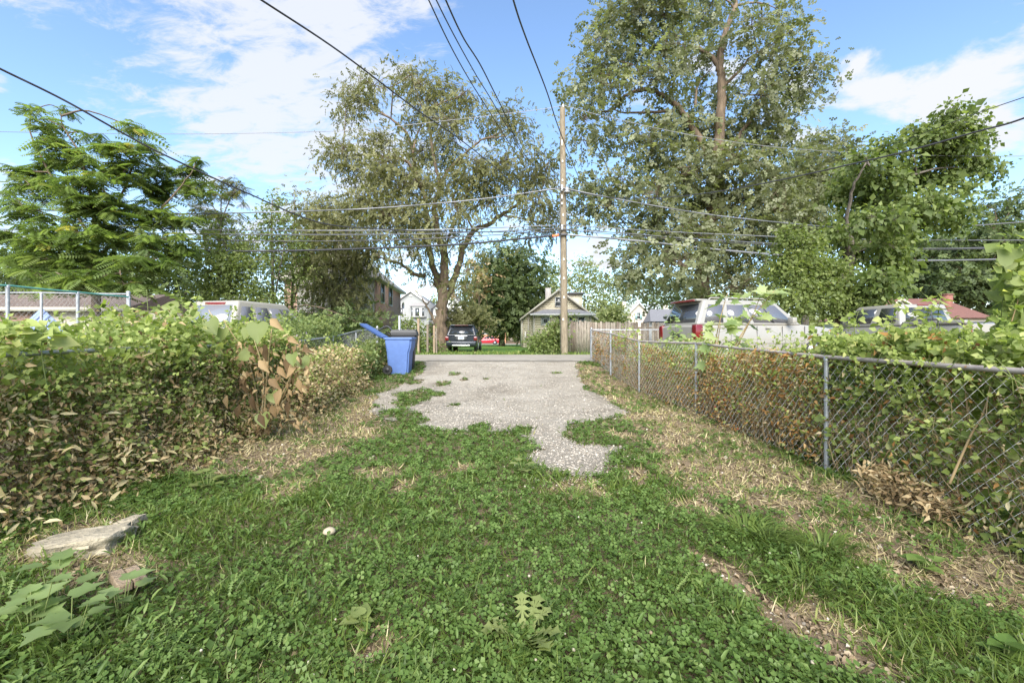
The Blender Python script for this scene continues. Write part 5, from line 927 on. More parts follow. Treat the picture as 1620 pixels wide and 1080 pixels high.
def gable_roof_y(parent, xc, hw, zr, ze, y0, y1, mat, th=.14, over=.3, name='roof', trim=None):
    """ridge along Y"""
    sl = (zr - ze) / hw; hw2 = hw + over; zeo = ze - sl * over; a = Acc()
    for s in (-1, 1):
        V = np.array([[xc, y0, zr], [xc + s * hw2, y0, zeo], [xc + s * hw2, y1, zeo], [xc, y1, zr]]); V2 = V + [0, 0, th]
        VV = np.vstack([V, V2]); F = BOXF if s > 0 else BOXF[:, ::-1]; a.add(VV, F)
    r = a.build(name, mat, parent)
    if trim:
        for s in (-1, 1):
            V = np.array([[xc, y0 - .03, zr - .1], [xc + s * hw2, y0 - .03, zeo - .1], [xc + s * hw2, y0 - .03, zeo + th + .01], [xc, y0 - .03, zr + th + .01]])
            VV = np.vstack([V, V + [0, .029, 0]]); o = mesh_obj('bargeboard', VV - np.array(parent.location), BOXF, trim); o.parent = r
    return r
def PX(px, Y): return (px - HX) / FPX * Y
def PZ(py, Y): return CAMH - (py - HY) / FPX * Y

# tan cottage beside the alley lot
Y1, Y2 = 44.0, 41.5; zb = float(terr(43)); h = thing('tan_cottage', 'small tan clapboard cottage with gable and dormer behind the pole', 'house', (PX(884, Y1), Y1, zb))
xl, xr, xc = PX(826, Y1), PX(940, Y1), PX(884, Y1); zr, ze = PZ(459, Y1), PZ(502, Y1)
def out1(z):
    if z < ze: return xl, xr
    f = (z - ze) / (zr - ze); return xl + (xc - xl) * f, xr + (xc - xr) * f
box('wall', xl, xr, Y1 + .051, Y1 + 11, zb - .3, ze, 'siding_yellow', h)
siding_front('siding', out1, xl, xr, zb - .2, zr - .05, Y1, 'siding_tan', h, .21)['kind'] = 'stuff'
gable_roof_y(h, xc, xr - xc, zr, ze, Y1 - .35, Y1 + 11.3, 'shingle_dark', .12, .35, trim='trim_cream')
window(h, PX(879, Y1), PX(889.5, Y1), PZ(484, Y1), PZ(471, Y1), Y1 - .03)
xl2, xr2 = PX(845, Y2), PX(934, Y2); zt2 = PZ(497, Y2)
box('porch_wall', xl2, xr2, Y2 + .051, Y1 - .05, zb - .2, zt2, 'siding_yellow', h)
siding_front('siding', lambda z: (xl2, xr2), xl2, xr2, zb - .15, zt2, Y2, 'siding_tan', h, .21)['kind'] = 'stuff'
for x in (xl2, xr2): box('corner_board', x - .07, x + .07, Y2 - .06, Y2 - .03, zb - .1, zt2, 'trim_cream', h)
for x in (xl, PX(836, Y1)): box('corner_board', x - .07, x + .07, Y1 - .06, Y1 - .03, zb - .1, ze, 'trim_cream', h)
xa, xb = PX(838, Y2), PX(941, Y2); zl, zh = PZ(497, Y2), PZ(486.5, Y2); V = [(xa, Y2 - .5, zl), (xb, Y2 - .5, zl), (xb - 1.2, Y1 - .04, zh), (xa + 1.6, Y1 - .04, zh), (xb, Y1 - .04, zl), (xa, Y1 - .04, zl)]
mesh_obj('porch_roof', np.array(V), [(0, 1, 2, 3), (1, 4, 2), (5, 0, 3), (0, 5, 4, 1), (5, 3, 2, 4)], 'shingle_grey', h); box('fascia', xa, xb, Y2 - .54, Y2 - .5, zl - .16, zl + .03, 'trim_white', h)
window(h, PX(857, Y2), PX(868.5, Y2), PZ(513, Y2), PZ(502, Y2), Y2 - .03, pane='glass_block', sash=False)
window(h, PX(863 - 2.3, Y2), PX(863 + 2.3, Y2), PZ(509.5, Y2), PZ(505.5, Y2), Y2 - .045, mat='trim_dark', pane='glass_house', sash=False, fw=.03)
window(h, PX(882.5, Y2), PX(888, Y2), PZ(513, Y2), PZ(502, Y2), Y2 - .03, mat='fence_wood_brown'); window(h, PX(915, Y2), PX(924, Y2), PZ(513, Y2), PZ(502, Y2), Y2 - .03); window(h, PX(901, Y2), PX(910, Y2), PZ(513, Y2), PZ(502, Y2), Y2 - .03)
x0, x1 = PX(902, 47), PX(921, 47); box('dormer', x0, x1, 47, 51, ze, PZ(465, 47), 'siding_tan', h); box('dormer_roof', x0 - .2, x1 + .25, 46.7, 51.2, PZ(465, 47) + .003, PZ(465, 47) + .15, 'shingle_dark', h)
box('chimney', PX(867, 49) - .3, PX(867, 49) + .3, 48.6, 49.2, ze, PZ(456, 49), 'wall_grey', h)
box('meter_box', PX(830, Y1), PX(832, Y1), Y1 - .2, Y1 - .035, PZ(540, Y1), PZ(525, Y1), 'plank_pale', h)

# brown brick house with derelict grey rear wing
h = thing('brick_house', 'two-storey brown brick house with hip roof left of the elm', 'house', (-11, 34, float(terr(34))))
xw = -10.55; ze = PZ(438, 34); zg = float(terr(34)) - .3
mesh_obj('wall', boxv(-17.5, xw, 34, 45.5, zg, ze) + np.array([0, 0, 0]) + np.array([[0, 0, 0], [0, 0, 0], [-.9, 0, 0], [0, 0, 0]] * 2), BOXF, 'brick_brown', h)
yb = 45.5; mesh_obj('roof', np.array([(-18, 33.5, ze), (xw + .45, 33.5, ze), (xw - .5, yb + .5, ze), (-18, yb + .5, ze), (-14.3, 37.0, ze + 3.2), (-14.6, 42, ze + 3.2)]), [(0, 1, 4), (1, 2, 5, 4), (2, 3, 5), (3, 0, 4, 5), (3, 2, 1, 0)], 'shingle_tan', h)
mesh_obj('eave', np.array([(-18, 33.45, ze - .22), (xw + .5, 33.45, ze - .22), (xw - .45, yb + .55, ze - .22), (-18, yb + .55, ze - .22), (-18, 33.45, ze - .005), (xw + .5, 33.45, ze - .005), (xw - .45, yb + .55, ze - .005), (-18, yb + .55, ze - .005)]), BOXF, 'trim_cream', h)
def xside(y): return xw - .9 * (y - 34) / 11.5
for y0, y1 in [(36.0, 36.9), (39.3, 40.3)]:
    f = window(h, y0, y1, PZ(476, 36.5) - .1, PZ(449, 36.5), xside((y0 + y1) / 2) + .06, axis='x', sign=1, fw=.12)
box('white_corner', -12.5, xw - .02, 33.93, 33.997, zg, ze - .25, 'siding_white', h)
V, F = lathe([(.001, 0), (.25, .05), (.36, .16)], 12); d = mesh_obj('satellite_dish', V[:, [2, 1, 0]] * [1, 1, 1] + [xside(44.8) + .25, 44.8, PZ(483, 44.5)], F, 'metal_lamp', h)
box('dish_arm', xside(44.8) - .1, xside(44.8) + .3, 44.77, 44.83, PZ(484, 44.5) - .05, PZ(484, 44.5), 'metal_lamp', h)
V, F = tube([(-12, 37, ze + .9), (-12, 37, ze + 3.2)], .02, 5); mesh_obj('antenna', V, F, 'metal_lamp', h)
h = thing('derelict_house', 'weathered grey derelict house with a boarded opening behind the left trees', 'house', (-15.5, 32, float(terr(32))))
x0, x1 = PX(470, 32), PX(556, 32); zt = PZ(452, 32); box('wall', x0, x1, 32, 36, float(terr(32)) - .2, zt, 'wall_grey', h)
mesh_obj('roof', np.array([(x0 - .3, 31.7, zt + .003), (x1 + .2, 31.7, zt + .003), (x1 + .2, 36.2, zt + .003), (x0 - .3, 36.2, zt + .003), (x0 + .5, 34, zt + 2), (x1 - .5, 34, zt + 2)]), [(0, 1, 5, 4), (1, 2, 5), (2, 3, 4, 5), (3, 0, 4), (3, 2, 1, 0)], 'shingle_tan', h)
f = window(h, PX(493, 32), PX(505, 32), PZ(480, 32), PZ(456, 32), 31.997, mat='wall_grey', pane='board_dark', sash=False)
V = np.array(boxv(-.08, .08, 0, .04, -.5, .5)); an = .35; V = np.stack([V[:, 0] * math.cos(an) + V[:, 2] * math.sin(an), V[:, 1], -V[:, 0] * math.sin(an) + V[:, 2] * math.cos(an)], -1) + [PX(501, 32), 31.9, PZ(468, 32)]; b = mesh_obj('loose_board', V - np.array(h.location), BOXF, 'plank_pale'); b.parent = f

# far houses across the street
def far_house(name, lab, Y, pl, pr, pk, py_pk, py_e, mat, roofm, wins, side=None, depth=12, trim='trim_white', extra=None, base_y=None):
    zb = float(terr(Y)) ; xl, xr, xc = PX(pl, Y), PX(pr, Y), PX(pk, Y); zr, ze = PZ(py_pk, Y), PZ(py_e, Y); h = thing(name, lab, 'house', (xc, Y, zb))
    V = [(xl, Y, zb - .3), (xr, Y, zb - .3), (xr, Y, ze), (xc, Y, zr), (xl, Y, ze)]; wall_poly('wall', V, mat, h, .2)
    box('side_wall', xl + .01, xr - .01, Y + .205, Y + depth, zb - .3, ze - .02, side or mat, h)
    gable_roof_y(h, xc, (xr - xl) / 2, zr, ze, Y - .4, Y + depth + .3, roofm, .18, .35, trim=trim)
    for w in wins: window(h, PX(w[0], Y), PX(w[1], Y), PZ(w[3], Y), PZ(w[2], Y), Y - .003, trim if len(w) < 5 else w[4], fw=.14, d=.08)
    return h, Y, zb, ze
h, Y, zb, ze = far_house('grey_house', 'grey two-storey house with bay window and two chimneys far behind', 86, 628.5, 678, 650, 461, 478.5, 'siding_grey', 'shingle_grey', [(632.5, 637.5, 487, 500), (652.5, 656.5, 513, 522)], 'siding_grey_dark')
by = Y - 1.0; V = np.array([(PX(649, by), by + .9, PZ(501, by)), (PX(652, by), by, PZ(501, by)), (PX(671, by), by, PZ(501, by)), (PX(674, by), by + .9, PZ(501, by))]); VV = np.vstack([V, V + [0, 0, PZ(484.5, by) - PZ(501, by)]])
bay = mesh_obj('bay_window', VV, [(0, 1, 5, 4), (1, 2, 6, 5), (2, 3, 7, 6), (3, 2, 1, 0), (4, 5, 6, 7)], 'trim_white', h)
for a0, a1 in [(650.8, 653.0), (656.8, 663.5), (667.5, 671)]:
    o = mesh_obj('pane', boxv(PX(a0, by), PX(a1, by), by - .03, by - .004, PZ(500, by), PZ(487, by)) - np.array(h.location), BOXF, 'glass_house'); o.parent = bay
o = mesh_obj('bay_roof', np.array([(PX(647.5, by), by - .3, PZ(484.3, by)), (PX(675.5, by), by - .3, PZ(484.3, by)), (PX(671, by), by + .95, PZ(478.5, by)), (PX(653, by), by + .95, PZ(478.5, by)), (PX(647.5, by), by + .95, PZ(484.3, by)), (PX(675.5, by), by + .95, PZ(484.3, by))]) - np.array(h.location), [(0, 1, 2, 3), (1, 5, 2), (4, 0, 3), (0, 4, 5, 1)], 'shingle_grey'); o.parent = bay
for px, yy in ((658.5, 89), (665, 93)): box('chimney', PX(px, yy) - .25, PX(px, yy) + .25, yy, yy + .5, ze, PZ(456 if px < 660 else 461, yy), 'wall_cream', h)
o = mesh_obj('gable_vent', boxv(PX(650, Y) - .25, PX(650, Y) + .25, Y - .05, Y - .004, PZ(467.5, Y) - .25, PZ(467.5, Y) + .25) - np.array(h.location), BOXF, 'plank_pale'); o.parent = h
h, Y, zb, ze = far_house('white_house', 'white gabled house with dark rakes hidden behind the elm trunk', 88, 685, 738, 712, 462, 487, 'siding_white', 'shingle_dark', [(718, 724, 487, 500), (694, 699, 492, 505)], trim='shingle_dark')
box('porch_roof', PX(683, 85), PX(700, 85), 85, 87.9, PZ(512, 85), PZ(507, 85), 'shingle_grey', h)
h, Y, zb, ze = far_house('orange_brick_house', 'orange brick house mostly hidden behind the dense dark tree', 90, 745, 800, 772, 452, 474, 'brick_orange', 'shingle_red', [(753.5, 760.5, 487, 494), (765, 771, 521, 528), (785, 792, 521, 528)])
h, Y, zb, ze = far_house('red_brick_house', 'dark red brick building seen above the tan cottage roof', 95, 826, 857, 845, 472, 479, 'brick_red', 'brick_red', [(831, 833, 480, 484), (837, 839, 484, 488), (844, 846, 480, 483)], trim='brick_red')
h, Y, zb, ze = far_house('green_roof_house', 'small pinkish house with pale green roof above the board fence', 78, 986, 1036, 1010.5, 479.5, 505.5, 'siding_pink', 'shingle_green', [(1007.5, 1012.5, 495, 504)], depth=14)
for s in (1006.2, 1013.9): box('shutter', PX(s, 78) - .18, PX(s, 78) + .18, 77.85, 77.9, PZ(505, 78), PZ(494, 78), 'shutter_teal', h)
box('chimney', PX(988, 86) - .3, PX(988, 86) + .3, 86, 86.6, 4, PZ(477, 86), 'wall_cream', h)
h = thing('dark_roof_house', 'low house with dark grey roof left of the white vehicle', 'house', (PX(1052, 74), 74, float(terr(74))))
x0, x1 = PX(1028, 74), PX(1090, 74); box('wall', x0 + .4, x1 - .4, 74, 82, -.3, PZ(509, 74), 'siding_grey', h); V = np.array([(x0, 73.6, PZ(508.5, 74)), (x1, 73.6, PZ(508.5, 74)), (x1 - .5, 78, PZ(489, 78)), (x0 + 1.2, 78, PZ(489, 78)), (x1, 82.4, PZ(508.5, 74)), (x0, 82.4, PZ(508.5, 74))])
mesh_obj('roof', V, [(0, 1, 2, 3), (1, 4, 2), (4, 5, 3, 2), (5, 0, 3), (0, 5, 4, 1)], 'shingle_dark', h); box('chimney', PX(1052, 79) - .3, PX(1052, 79) + .3, 78.5, 79.2, 4, PZ(483, 79), 'wall_cream', h)
# red-roofed house at right
Y = 36.; h = thing('red_roof_house', 'low house with red-brown shingle roof and brick chimney behind the pickup', 'house', (PX(1470, Y), Y, float(terr(Y))))
x0, x1 = PX(1404, Y), PX(1560, Y); ze, zr = PZ(503, Y), PZ(472.5, 40); box('wall', x0 + .4, x1, Y, Y + 8, 0, ze, 'siding_tan', h)
V = np.array([(x0 + .1, Y - .4, ze), (x1 + .3, Y - .4, ze), (x1 + .3, Y + 8.4, ze), (x0 + .1, Y + 8.4, ze), (PX(1424, 40), 40, zr), (x1 + .3, 40, zr)])
mesh_obj('roof', V, [(0, 1, 5, 4), (2, 3, 4, 5), (3, 0, 4), (1, 2, 5), (3, 2, 1, 0)], 'shingle_red', h)
gx0, gx1, gc = PX(1400, 35.2), PX(1437, 35.2), PX(1424, 35.2); wall_poly('gable', [(gx0 + .3, 35.2, 0), (gx1, 35.2, 0), (gx1, 35.2, PZ(487, 35.2)), (gc, 35.2, PZ(474, 35.2)), (gx0 + .3, 35.2, PZ(487, 35.2))], 'siding_tan', h)
gable_roof_y(h, gc, (gx1 - gx0) / 2, PZ(473.5, 35.2), PZ(486, 35.2), 35.0, 39.5, 'shingle_red', .12, .15, 'gable_roof', trim='trim_cream')
V, F = lathe([(.001, 0), (.3, 0), (.3, .06), (.001, .06)], 8); mesh_obj('gable_vent', V[:, [0, 2, 1]] * [1, -1, 1] + [gc, 35.19, PZ(480, 35.2)], F, 'trim_white', h)
box('chimney', PX(1498, 37.5), PX(1508, 37.5), 37.5, 38.1, ze, PZ(466, 37.5), 'brick_red', h); box('chimney_cap', PX(1497, 37.5), PX(1509, 37.5), 37.45, 38.15, PZ(466, 37.5) + .003, PZ(464.6, 37.5), 'brick_red', h)
# left garage
Y = 23.5; h = thing('cream_garage', 'long low cream garage with brown roof behind the left dog run', 'garage', (-23, Y, float(terr(Y))))
x0, x1 = -31, PX(200, Y); zg = float(terr(Y)) - .2; ze = PZ(489, Y); box('wall', x0, x1, Y, Y + 7, zg, ze, 'wall_cream', h)
mesh_obj('roof', np.array([(x0, Y - .5, ze + .003), (x1 + .3, Y - .5, ze + .003), (x1 + .3, Y + 7.4, ze + .003), (x0, Y + 7.4, ze + .003), (x0, Y + 3.2, PZ(466, Y + 3.2)), (x1 - .2, Y + 3.2, PZ(466, Y + 3.2))]), [(0, 1, 5, 4), (1, 2, 5), (2, 3, 4, 5), (3, 0, 4), (3, 2, 1, 0)], 'roof_brown', h)
box('fascia', x0, x1 + .3, Y - .55, Y - .502, ze - .14, ze + .08, 'trim_cream', h); box('brick_panel', x0, PX(52, Y), Y - .06, Y - .003, zg, ze - .15, 'brick_brown', h)
box('doorway', PX(56, Y), PX(80, Y), Y - .05, Y - .003, zg, PZ(492, Y), 'roof_brown', h); window(h, PX(92, Y), PX(103, Y), PZ(516, Y), PZ(508, Y), Y - .003, mat='wall_cream', pane='wall_grey', sash=False, fw=.06)
box('shed_annex', x1 + .05, PX(260, Y + 1), Y + 1, Y + 5, zg, PZ(495, Y + 1), 'wall_cream', h)
t = thing('tarp_sheet', 'tilted ribbed blue-grey sheet leaning at the garage doorway', 'sheet', (PX(68, 15.5), 15.5, float(terr(15.5))), 0)
a = Acc(); n = 14
for i in range(n): 
    u0, u1 = -.75 + 1.5 * i / n, -.75 + 1.5 * (i + 1) / n; dz = .02 if i % 2 else 0; a.add(boxv(u0, u1, -dz - .02, -dz, -.65, .65), BOXF)
o = a.build('sheet_panel', 'tarp_blue', t, world=False); o.rotation_euler = (R(-8), R(42), 0); o.location = (0, 0, .95)
box('support_block', -.3, .3, -.1, .25, 0, .35, 'board_dark', t, world=False)

# ------------------------------------------------------------------ board fence, posts
t = thing('board_fence', 'weathered grey-brown vertical board fence along the far alley edge', 'fence', (2.9, 23, float(terr(23))))
r0 = np.random.default_rng(8); yf = 23.0; x = PX(887, yf); i = 0
zg = float(terr(yf)); meshes = {}
while x < PX(1120, yf):
    w = .128 + r0.uniform(-.008, .008); topz = PZ(508.5 + 3 * max(0, (x - 3) / 5), yf) + r0.normal(0, .025); tilt = r0.normal(0, .008)
    if not (r0.random() < .03):
        V = boxv(0, w, 0, .02, zg + r0.uniform(.0, .06), topz); V[4:, 0] += tilt; V += [x, yf + r0.uniform(-.008, .012), 0]
        mesh_obj('picket', V, BOXF, 'fence_wood' if r0.random() < .65 else 'fence_wood_brown', t)
    x += w + r0.uniform(.004, .022); i += 1
for zz in (zg + .4, zg + 1.3): box('rail', PX(887, yf), PX(1120, yf), yf + .035, yf + .08, zz, zz + .09, 'fence_wood_brown', t)
for q in np.arange(PX(889, yf), PX(1120, yf), 2.4): box('fence_post', q, q + .1, yf + .083, yf + .18, zg - .2, zg + 1.65, 'fence_wood_brown', t)
t = thing('board_fence', 'short ivy-grown end of the board fence left of the pole', 'fence', (1.9, 23.2, zg))
for k in range(7): mesh_obj('picket', boxv(0, .13, 0, .02, zg, PZ(514 + 2.5 * k / 1.2, yf) - .05) + [PX(884.5, yf) - .145 * (k + 1), yf + .05, 0], BOXF, 'fence_wood_brown', t)
for px, pt, pb, w, mat, lab in [(662, 504, 560, .11, 'post_wood', 'tallest pale square timber post right of the blue cart'), (676.5, 513, 560, .10, 'fence_wood_brown', 'reddish brown timber post between two pale posts'), (686.8, 515, 559, .10, 'post_wood', 'pale timber post close left of the elm trunk'), (690.5, 519, 557, .08, 'fence_wood_brown', 'thin dark timber post touching the elm trunk'), (682, 531, 558, .07, 'fence_wood_brown', 'short thin brown stake behind the timber posts')]:
    Y = 22.6 if px != 682 else 24; t = thing('wooden_post', lab, 'post', (PX(px, Y), Y, float(terr(Y))), 0, 'old fence posts by the elm'); bevel_box('shaft', boxv(-w / 2, w / 2, -w / 2, w / 2, -.2, PZ(pt, Y) - float(terr(Y))), mat, t, .008, 1); box('post_cap', -w / 2 + .006, w / 2 - .006, -w / 2 + .006, w / 2 - .006, PZ(pt, Y) - float(terr(Y)) + .001, PZ(pt, Y) - float(terr(Y)) + .012, mat, t, world=False)
Y = 17.; t = thing('steel_post', 'plain grey steel pipe post standing behind the black cart', 'post', (PX(632, 16.0), 16.0, float(terr(16)))); V, F = lathe([(.04, -.2), (.04, PZ(500, 16) - float(terr(16))), (.03, PZ(500, 16) - float(terr(16)) + .02), (.001, PZ(500, 16) - float(terr(16)) + .025)], 10); mesh_obj('pipe', V, F, 'galvanised', t, world=False, smooth=True, angle=50)

# ------------------------------------------------------------------ utility pole and cables
YP = 21.0; zp = float(terr(YP)); xp = PX(893, YP); ztop = PZ(171, YP)
t = thing('utility_pole', 'tall weathered wooden utility pole at the alley edge', 'pole', (xp, YP, zp))
zs = np.linspace(zp - .3, ztop, 14); V, F = tube(np.stack([xp - .09 * (zs - zp) / 11, np.full(14, YP), zs], -1), np.linspace(.18, .125, 14), 16); mesh_obj('pole_shaft', V, F, 'pole_wood', t, smooth=True, angle=50)
def hw(name, px, py, sx, sy, sz, mat, dy=-.22): 
    c = at(px, py, YP + dy); bevel_box(name, boxv(c[0] - sx, c[0] + sx, c[1] - sy, c[1] + sy, c[2] - sz, c[2] + sz), mat, t, min(sx, sy, sz) * .4, 2, world=True)
hw('bracket', 889, 298, .05, .08, .14, 'galvanised'); hw('insulator', 889, 322, .04, .05, .05, 'plank_pale'); hw('bracket', 889, 360, .05, .07, .12, 'galvanised'); hw('cable_clamp', 892, 371, .16, .06, .05, 'cable_black'); hw('bracket', 889, 312, .03, .05, .1, 'galvanised')
c = at(897, 301, YP - .3); V, F = lathe([(.001, .16), (.07, .14), (.10, 0), (.16, -.08), (.17, -.12), (.12, -.12)], 12); mesh_obj('lamp_head', V + c, F, 'metal_lamp', t, smooth=True)
c = at(893, 170, YP); V, F = lathe([(.03, 0), (.05, .05), (.03, .09), (.05, .13), (.001, .16)], 10); mesh_obj('top_insulator', V + c - [.06, 0, 0], F, 'plank_pale', t, smooth=True)
for k, py in enumerate((190, 232, 270)): pass
V, F = tube([(xp - .20 + .0, YP - .04, zp), (xp - .215, YP - .04, zp + 3), (xp - .205, YP - .035, PZ(300, YP))], .008, 5); mesh_obj('ground_wire', V, F, 'cable_grey', t)
for py in (505, 470, 440, 410, 340, 285, 255): hw('tag_plate', 890 + (py % 3), py, .03, .006, .05, 'plank_pale', -.17)
hw('ground_plate', 889, 226, .02, .02, .14, 'plank_pale', -.16)

def cable(lab, pts, r, mat='cable_grey', n=8, group='overhead cables'):
    """pts: (px, py, Y) measured in photo, turned to metres"""
    Q = smoothline([at(*p) for p in pts], n); V, F = tube(Q, r, 6); o = mesh_obj('overhead_cable', V, F, mat, smooth=True, angle=60); tag(o, lab, 'cable', group); return o
Y = YP - .2
cable('thick black bundled cable running left from the orange sleeve on the pole', [(-160, 364, Y), (0, 380, Y), (200, 394, Y), (440, 397, Y), (700, 388, Y), (820, 378, Y), (892, 371, Y)], .045, 'cable_black')
cable('thick grey bundled cable running right from the pole, lowest of all', [(892, 371, Y), (1000, 380, Y), (1150, 396, Y), (1300, 408, Y), (1450, 412, Y), (1620, 409, Y), (1800, 400, Y)], .042, 'cable_grey')
cable('upper left cable drooping across the left trees to the lamp bracket', [(-160, 322, Y), (39, 331, Y), (180, 337, Y), (311, 338, Y), (450, 335, Y), (600, 329, Y), (760, 315, Y), (889, 297, Y)], .028)
cable('thin left cable, first below the drooping upper one', [(-160, 348, Y), (0, 355, Y), (300, 363, Y), (600, 364.5, Y), (760, 361, Y), (889, 356, Y)], .020)
cable('pale left cable, middle of the parallel lines', [(-160, 356, Y), (0, 362.5, Y), (300, 370, Y), (600, 371, Y), (760, 367, Y), (889, 361, Y)], .024)
cable('dark left cable just above the thick bundle', [(-160, 360, Y), (0, 369, Y), (150, 375, Y), (400, 381, Y), (600, 380, Y), (760, 373, Y), (889, 364, Y)], .022, 'cable_black')
cable('right cable sagging from the lamp bracket through the cottonwood', [(889, 297, Y), (980, 315.5, Y), (1127, 340, Y), (1300, 358, Y), (1396, 362, Y), (1500, 359, Y), (1620, 351, Y), (1800, 335, Y)], .026)
cable('thin right cable, upper of the parallel lines', [(889, 356, Y), (1000, 363, Y), (1120, 369.5, Y), (1340, 378, Y), (1620, 380, Y), (1800, 376, Y)], .020)
cable('right cable, lower of the parallel lines above the bundle', [(889, 362, Y), (1000, 370, Y), (1100, 378, Y), (1340, 391, Y), (1480, 393, Y), (1620, 390, Y), (1800, 384, Y)], .024)
cable('right dark cable hugging the lower parallel line', [(889, 364, Y), (1000, 373, Y), (1100, 381, Y), (1340, 393, Y), (1500, 394.5, Y), (1800, 388, Y)], .016, 'cable_black')
cable('very thin primary line running left from the pole top', [(-200, 205, YP), (235, 212, YP), (480, 209, YP), (594, 203, YP), (834, 176, YP), (892, 167, YP)], .012)
cable('very thin primary line running right from the pole top', [(892, 167, YP), (960, 185, YP), (1100, 215, YP), (1250, 235, YP), (1443, 245, YP), (1620, 247, YP), (1800, 240, YP)], .012)
def ext(pf, pn, Yf, Yn, mid=[], **k):
    """service drop: far end, near end (photo px); 1/Y linear along a straight line"""
    pts = []
    L = math.hypot(pn[0] - pf[0], pn[1] - pf[1])
    for q in [pf] + mid + [pn]:
        f = math.hypot(q[0] - pf[0], q[1] - pf[1]) / L; pts.append((q[0], q[1], 1 / ((1 - f) / Yf + f / Yn)))
    return pts
cable('dark service wire slanting from the pole up to the top left of centre', ext((889, 357), (340, -48), Y, 4.2, [(770, 254), (657, 172), (540, 84), (413, 0)]), .011, 'cable_black', group='service wires')
cable('left one of the paired thin wires rising steeply above the elm', ext((889, 360), (640, -90), Y, 4.0, [(800, 218), (733, 110), (678, 0)]), .008, 'cable_black', group='service wires')
cable('right one of the paired thin wires rising steeply above the elm', ext((889, 358), (655, -92), Y, 4.1, [(810, 215), (748, 110), (690, 0)]), .008, 'cable_black', group='service wires')
cable('thicker steep wire just right of the thin pair above the elm', ext((890, 300), (668, -92), Y, 4.2, [(838, 255), (790, 162), (760, 103), (733, 60), (705, 0)]), .011, 'cable_black', group='service wires')
cable('steep dark wire crossing in front of the pole top', ext((925, 303), (788, -95), Y - .3, 4.4, [(918, 287), (887, 211), (865, 145), (832, 60), (812, 0)]), .012, 'cable_black', group='service wires')
cable('long dark wire slanting from the upper left photo edge to the pole', ext((889, 368), (-160, 30), Y, 5.0, [(700, 366), (600, 362), (505, 352), (390, 305), (268, 249), (202, 215), (100, 158), (0, 109)]), .014, 'cable_black', group='service wires')
cable('dark service wire rising right from the pole bracket to the right photo edge', ext((889, 299), (1790, 118), Y, 5.5, [(960, 312), (1038, 313), (1130, 304), (1238, 284), (1346, 260), (1428, 241), (1547, 208), (1620, 187)]), .014, 'cable_black', group='service wires')
cable('thin wire above it entering from the right photo edge', ext((1290, 262), (1760, 106), 21, 6, [(1400, 232), (1524, 187), (1620, 154)]), .008, 'cable_black', group='service wires')
V, F = tube([at(874, 373.5, Y - .02), at(884, 372, Y - .02)], .06, 8); tag(mesh_obj('cable_sleeve', V, F, 'orange_sleeve', smooth=True, angle=50), 'bright orange sleeve wrapped round the black cable at the pole', 'cable guard')

